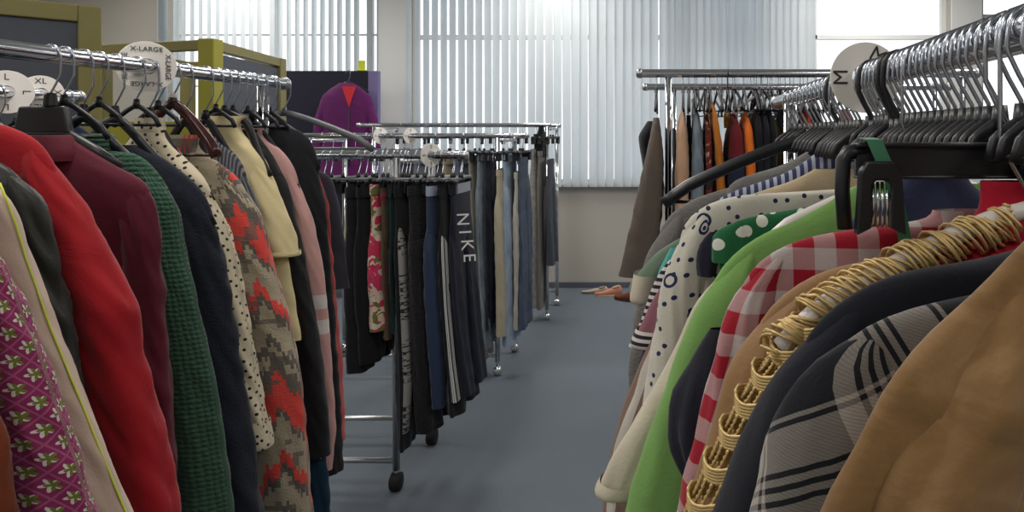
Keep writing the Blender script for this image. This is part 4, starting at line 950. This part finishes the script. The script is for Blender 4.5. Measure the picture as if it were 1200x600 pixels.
bx = thing('display_unit', 'yellow olive wooden display unit with dark panel behind the X-LARGE disc', 'display unit', (-2.9, 4.2, 0))
P1, P2, P3 = Vector((X(247, 3.8), 3.8, 0)), Vector((X(326, 4.79), 4.79, 0)), Vector((X(120, 4.04), 4.04, 0))
P4 = P3 + (P2 - P1)
Hb = Z(46, 3.8)
for p, w, mt in ((P1, .085, YELLOWW), (P2, .075, OLIVEW), (P3, .07, OLIVEW), (P4, .07, OLIVEW)):
    m = MB(); m.box((p.x, p.y, Hb / 2), (w, w, Hb)); m.build('post', mt, bx, False, bevel=.006)
def bar(a, b_, z, w, h_, mat, name, par):
    d = b_ - a; m = MB(); mid = (a + b_) / 2
    m.box((mid.x, mid.y, z), (d.length - .07, w, h_), math.atan2(d.y, d.x)); return m.build(name, mat, par, False, bevel=.004)
for a, b_ in ((P1, P2), (P1, P3), (P2, P4), (P3, P4)):
    bar(a, b_, Hb - .03, .05, .055, OLIVEW, 'top_rail', bx); bar(a, b_, .3, .05, .06, OLIVEW, 'lower_rail', bx)
bar(P1, P2, (Hb + .3) / 2 - .01, .02, Hb - .42, SLATE, 'side_panel', bx)
bar(P1, P3, .95, .02, 1.22, YELLOWW, 'front_panel', bx)
sc = thing('screen', 'dark navy cloth partition screen behind the purple jacket', 'screen', (X(386, 6.4), 6.4, 0))
x0, x1 = X(332, 6.4), X(431, 6.4); zt_ = Z(83, 6.4)
m = MB(); m.box(((x0 + x1) / 2, 6.42, zt_ / 2 + .05), (x1 - x0, .05, zt_ - .1)); m.build('panel', NAVYP, sc, False, bevel=.006)
m = MB(); m.box((X(437, 6.4), 6.43, zt_ / 2 + .05), (X(443, 6.4) - X(431, 6.4), .06, zt_ - .1)); m.build('edge_post', LILACP, sc, False, bevel=.006)
for xx in (x0 + .1, x1 - .05):
    m = MB(); m.box((xx, 6.42, .03), (.06, .45, .06)); m.build('foot', BLACKM, sc, False, bevel=.006)
m = MB(); m.box((X(424, 6.42), 6.42, zt_ + .045), (.06, .012, .10)); m.box((X(424, 6.42), 6.42, zt_ + .006), (.07, .055, .012)); tag(m.build('tag_clip', LIME, None, False, bevel=.003), 'small lime yellow tag standing on top of the navy screen', 'tag')
# purple jacket hung on the screen, seen from the front
PUR = fab((100, 28, 98), 'weave', .75)
Yp = 6.27
pj = top('jacket', 'purple zip jacket with red lining hung on the navy screen', 'jacket', PUR, Yp, [(414, 97), (424, 104), (434, 112), (438, 122)], [(108, 428, 436), (120, 428, 440), (140, 432, 443), (175, 434, 446)], rx=X(406, Yp), hem=1.1, bw=.21, hw=.225, th=.05, st=.045, wr=.004)
m = MB()
xm = X(411, Yp); zt_ = Z(103, Yp)
m.add([(xm - .055, Yp - .052, zt_ + .01), (xm + .06, Yp - .052, zt_ + .012), (xm + .012, Yp - .064, zt_ - .17), (xm - .055, Yp - .03, zt_ + .01), (xm + .06, Yp - .03, zt_ + .012), (xm + .012, Yp - .04, zt_ - .17)], [(0, 2, 1), (3, 4, 5), (0, 1, 4, 3), (1, 2, 5, 4), (2, 0, 3, 5)])
m.build('lining', fab((214, 52, 62)), pj, False)
m = MB(); m.sweep([(xm + .012, Yp - .064, zt_ - .17), (xm + .014, Yp - .066, 1.4), (xm + .014, Yp - .062, 1.2)], .005, 8); m.build('zip', BLACKP, pj)
hp = hanger('black hanger carrying the purple jacket', (X(406, Yp), Yp + .03, Z(97, Yp) + .095), 'plastic', 1, .18, .08)

# ------------------------------------------------------------------ shoes by the wall
def shoe(label, loc, L, W, Hh, rz, mat, sole):
    t = thing('shoe', label, 'shoe', loc); R = Matrix.Rotation(rz, 3, 'Z'); c = Vector(loc)
    def outline(s): # s from heel 0 to toe 1
        return W * (.36 + .20 * math.sin(PI * min(1, s * 1.25)) ** 1 + .12 * s) * (1 - max(0, s - .8) ** 2 * 12)
    q = MB(); vs = []; fs = []; n = 20; K = 14
    for i in range(n + 1):
        s_ = i / n; w = outline(s_) if 0 < i < n else outline(s_) * .5
        hh = Hh * (1 - .62 * min(1, max(0, (s_ - .15) / .6))) * (1 if 0 < i < n else .6)
        for k in range(K):
            a = 2 * PI * k / K; zz = hh * .5 + hh * .5 * math.sin(a)
            p = c + R @ Vector(((s_ - .5) * L, w * .5 * math.copysign(abs(math.cos(a)) ** .7, math.cos(a)), .012 + zz)); vs.append(p)
    for i in range(n):
        for k in range(K): fs.append((i * K + k, i * K + (k + 1) % K, (i + 1) * K + (k + 1) % K, (i + 1) * K + k))
    fs += [tuple(range(K)), tuple(n * K + k for k in range(K - 1, -1, -1))]
    q.add(vs, fs); q.build('upper', mat, t)
    q = MB(); N_ = 28; ring = []
    for i in range(N_):
        a = 2 * PI * i / N_; s_ = .5 + .5 * math.cos(a); w = max(.02, outline(min(.97, max(.03, s_)))) * .56
        ring.append(R @ Vector(((s_ - .5) * L * 1.04, math.sin(a) ** 1 * w * (1 if abs(math.sin(a)) > .3 else .9), 0)))
    q.add([c + r for r in ring] + [c + r + Vector((0, 0, .018)) for r in ring], [tuple(range(N_ - 1, -1, -1)), tuple(range(N_, 2 * N_))] + [(i, (i + 1) % N_, N_ + (i + 1) % N_, N_ + i) for i in range(N_)])
    q.build('sole', sole, t, False, bevel=.003)
    q = MB(); h0 = R @ Vector((-.26 * L, 0, Hh * .94)); q.sweep([c + h0 + R @ Vector((.13 * L * math.cos(a), W * .24 * math.sin(a), -.06 * math.cos(a) * Hh * 2 + .006)) for a in [2 * PI * k / 20 for k in range(21)]], .006, 8, cap=False); q.build('opening_rim', sole, t)
    return t
shoe('pale cream flat shoe lying on the carpet by the back wall', (X(697, 6.62), 6.62, 0), .24, .10, .05, PI + .15, fab((196, 180, 160)), fab((120, 110, 104)))
shoe('salmon pink shoe beside the brown shoe on the carpet by the wall', (X(713, 6.5), 6.5, 0), .25, .10, .085, PI + .1, fab((206, 140, 118)), fab((190, 172, 150)))
shoe('brown leather shoe on the carpet by the wall, under the sage jacket cuff', (X(734, 6.32), 6.32, 0), .25, .105, .10, PI - .5, plain('brown_leather', rgb(122, 66, 38), .45, 0, .4, 40), fab((60, 36, 26)))

# ------------------------------------------------------------------ world, camera
W = bpy.data.worlds.new('daylight'); SC.world = W; W.use_nodes = True
bg = W.node_tree.nodes.get('Background') or W.node_tree.nodes.new('ShaderNodeBackground')
bg.inputs[0].default_value = (.93, .965, 1.0, 1); bg.inputs[1].default_value = 1.6
cam = bpy.data.cameras.new('camera'); co = bpy.data.objects.new('camera', cam); COL.objects.link(co)
co.location = (0, 0, EYE); co.rotation_euler = (PI / 2, 0, 0)
cam.sensor_fit = 'HORIZONTAL'; cam.sensor_width = 36; cam.lens = F / 1200 * 36
cam.shift_x = (600 - CX) / 1200; cam.shift_y = (CY - 300) / 1200
cam.clip_start = .02; cam.clip_end = 100
SC.camera = co
SC.view_settings.view_transform = 'Standard'; SC.view_settings.look = 'None'; SC.view_settings.gamma = 1; SC.view_settings.exposure = 0
SC.view_settings.use_curve_mapping = False
SC.cycles.use_denoising = True
SC.cycles.max_bounces = 8; SC.cycles.transparent_max_bounces = 12
SC.cycles.sample_clamp_indirect = 6
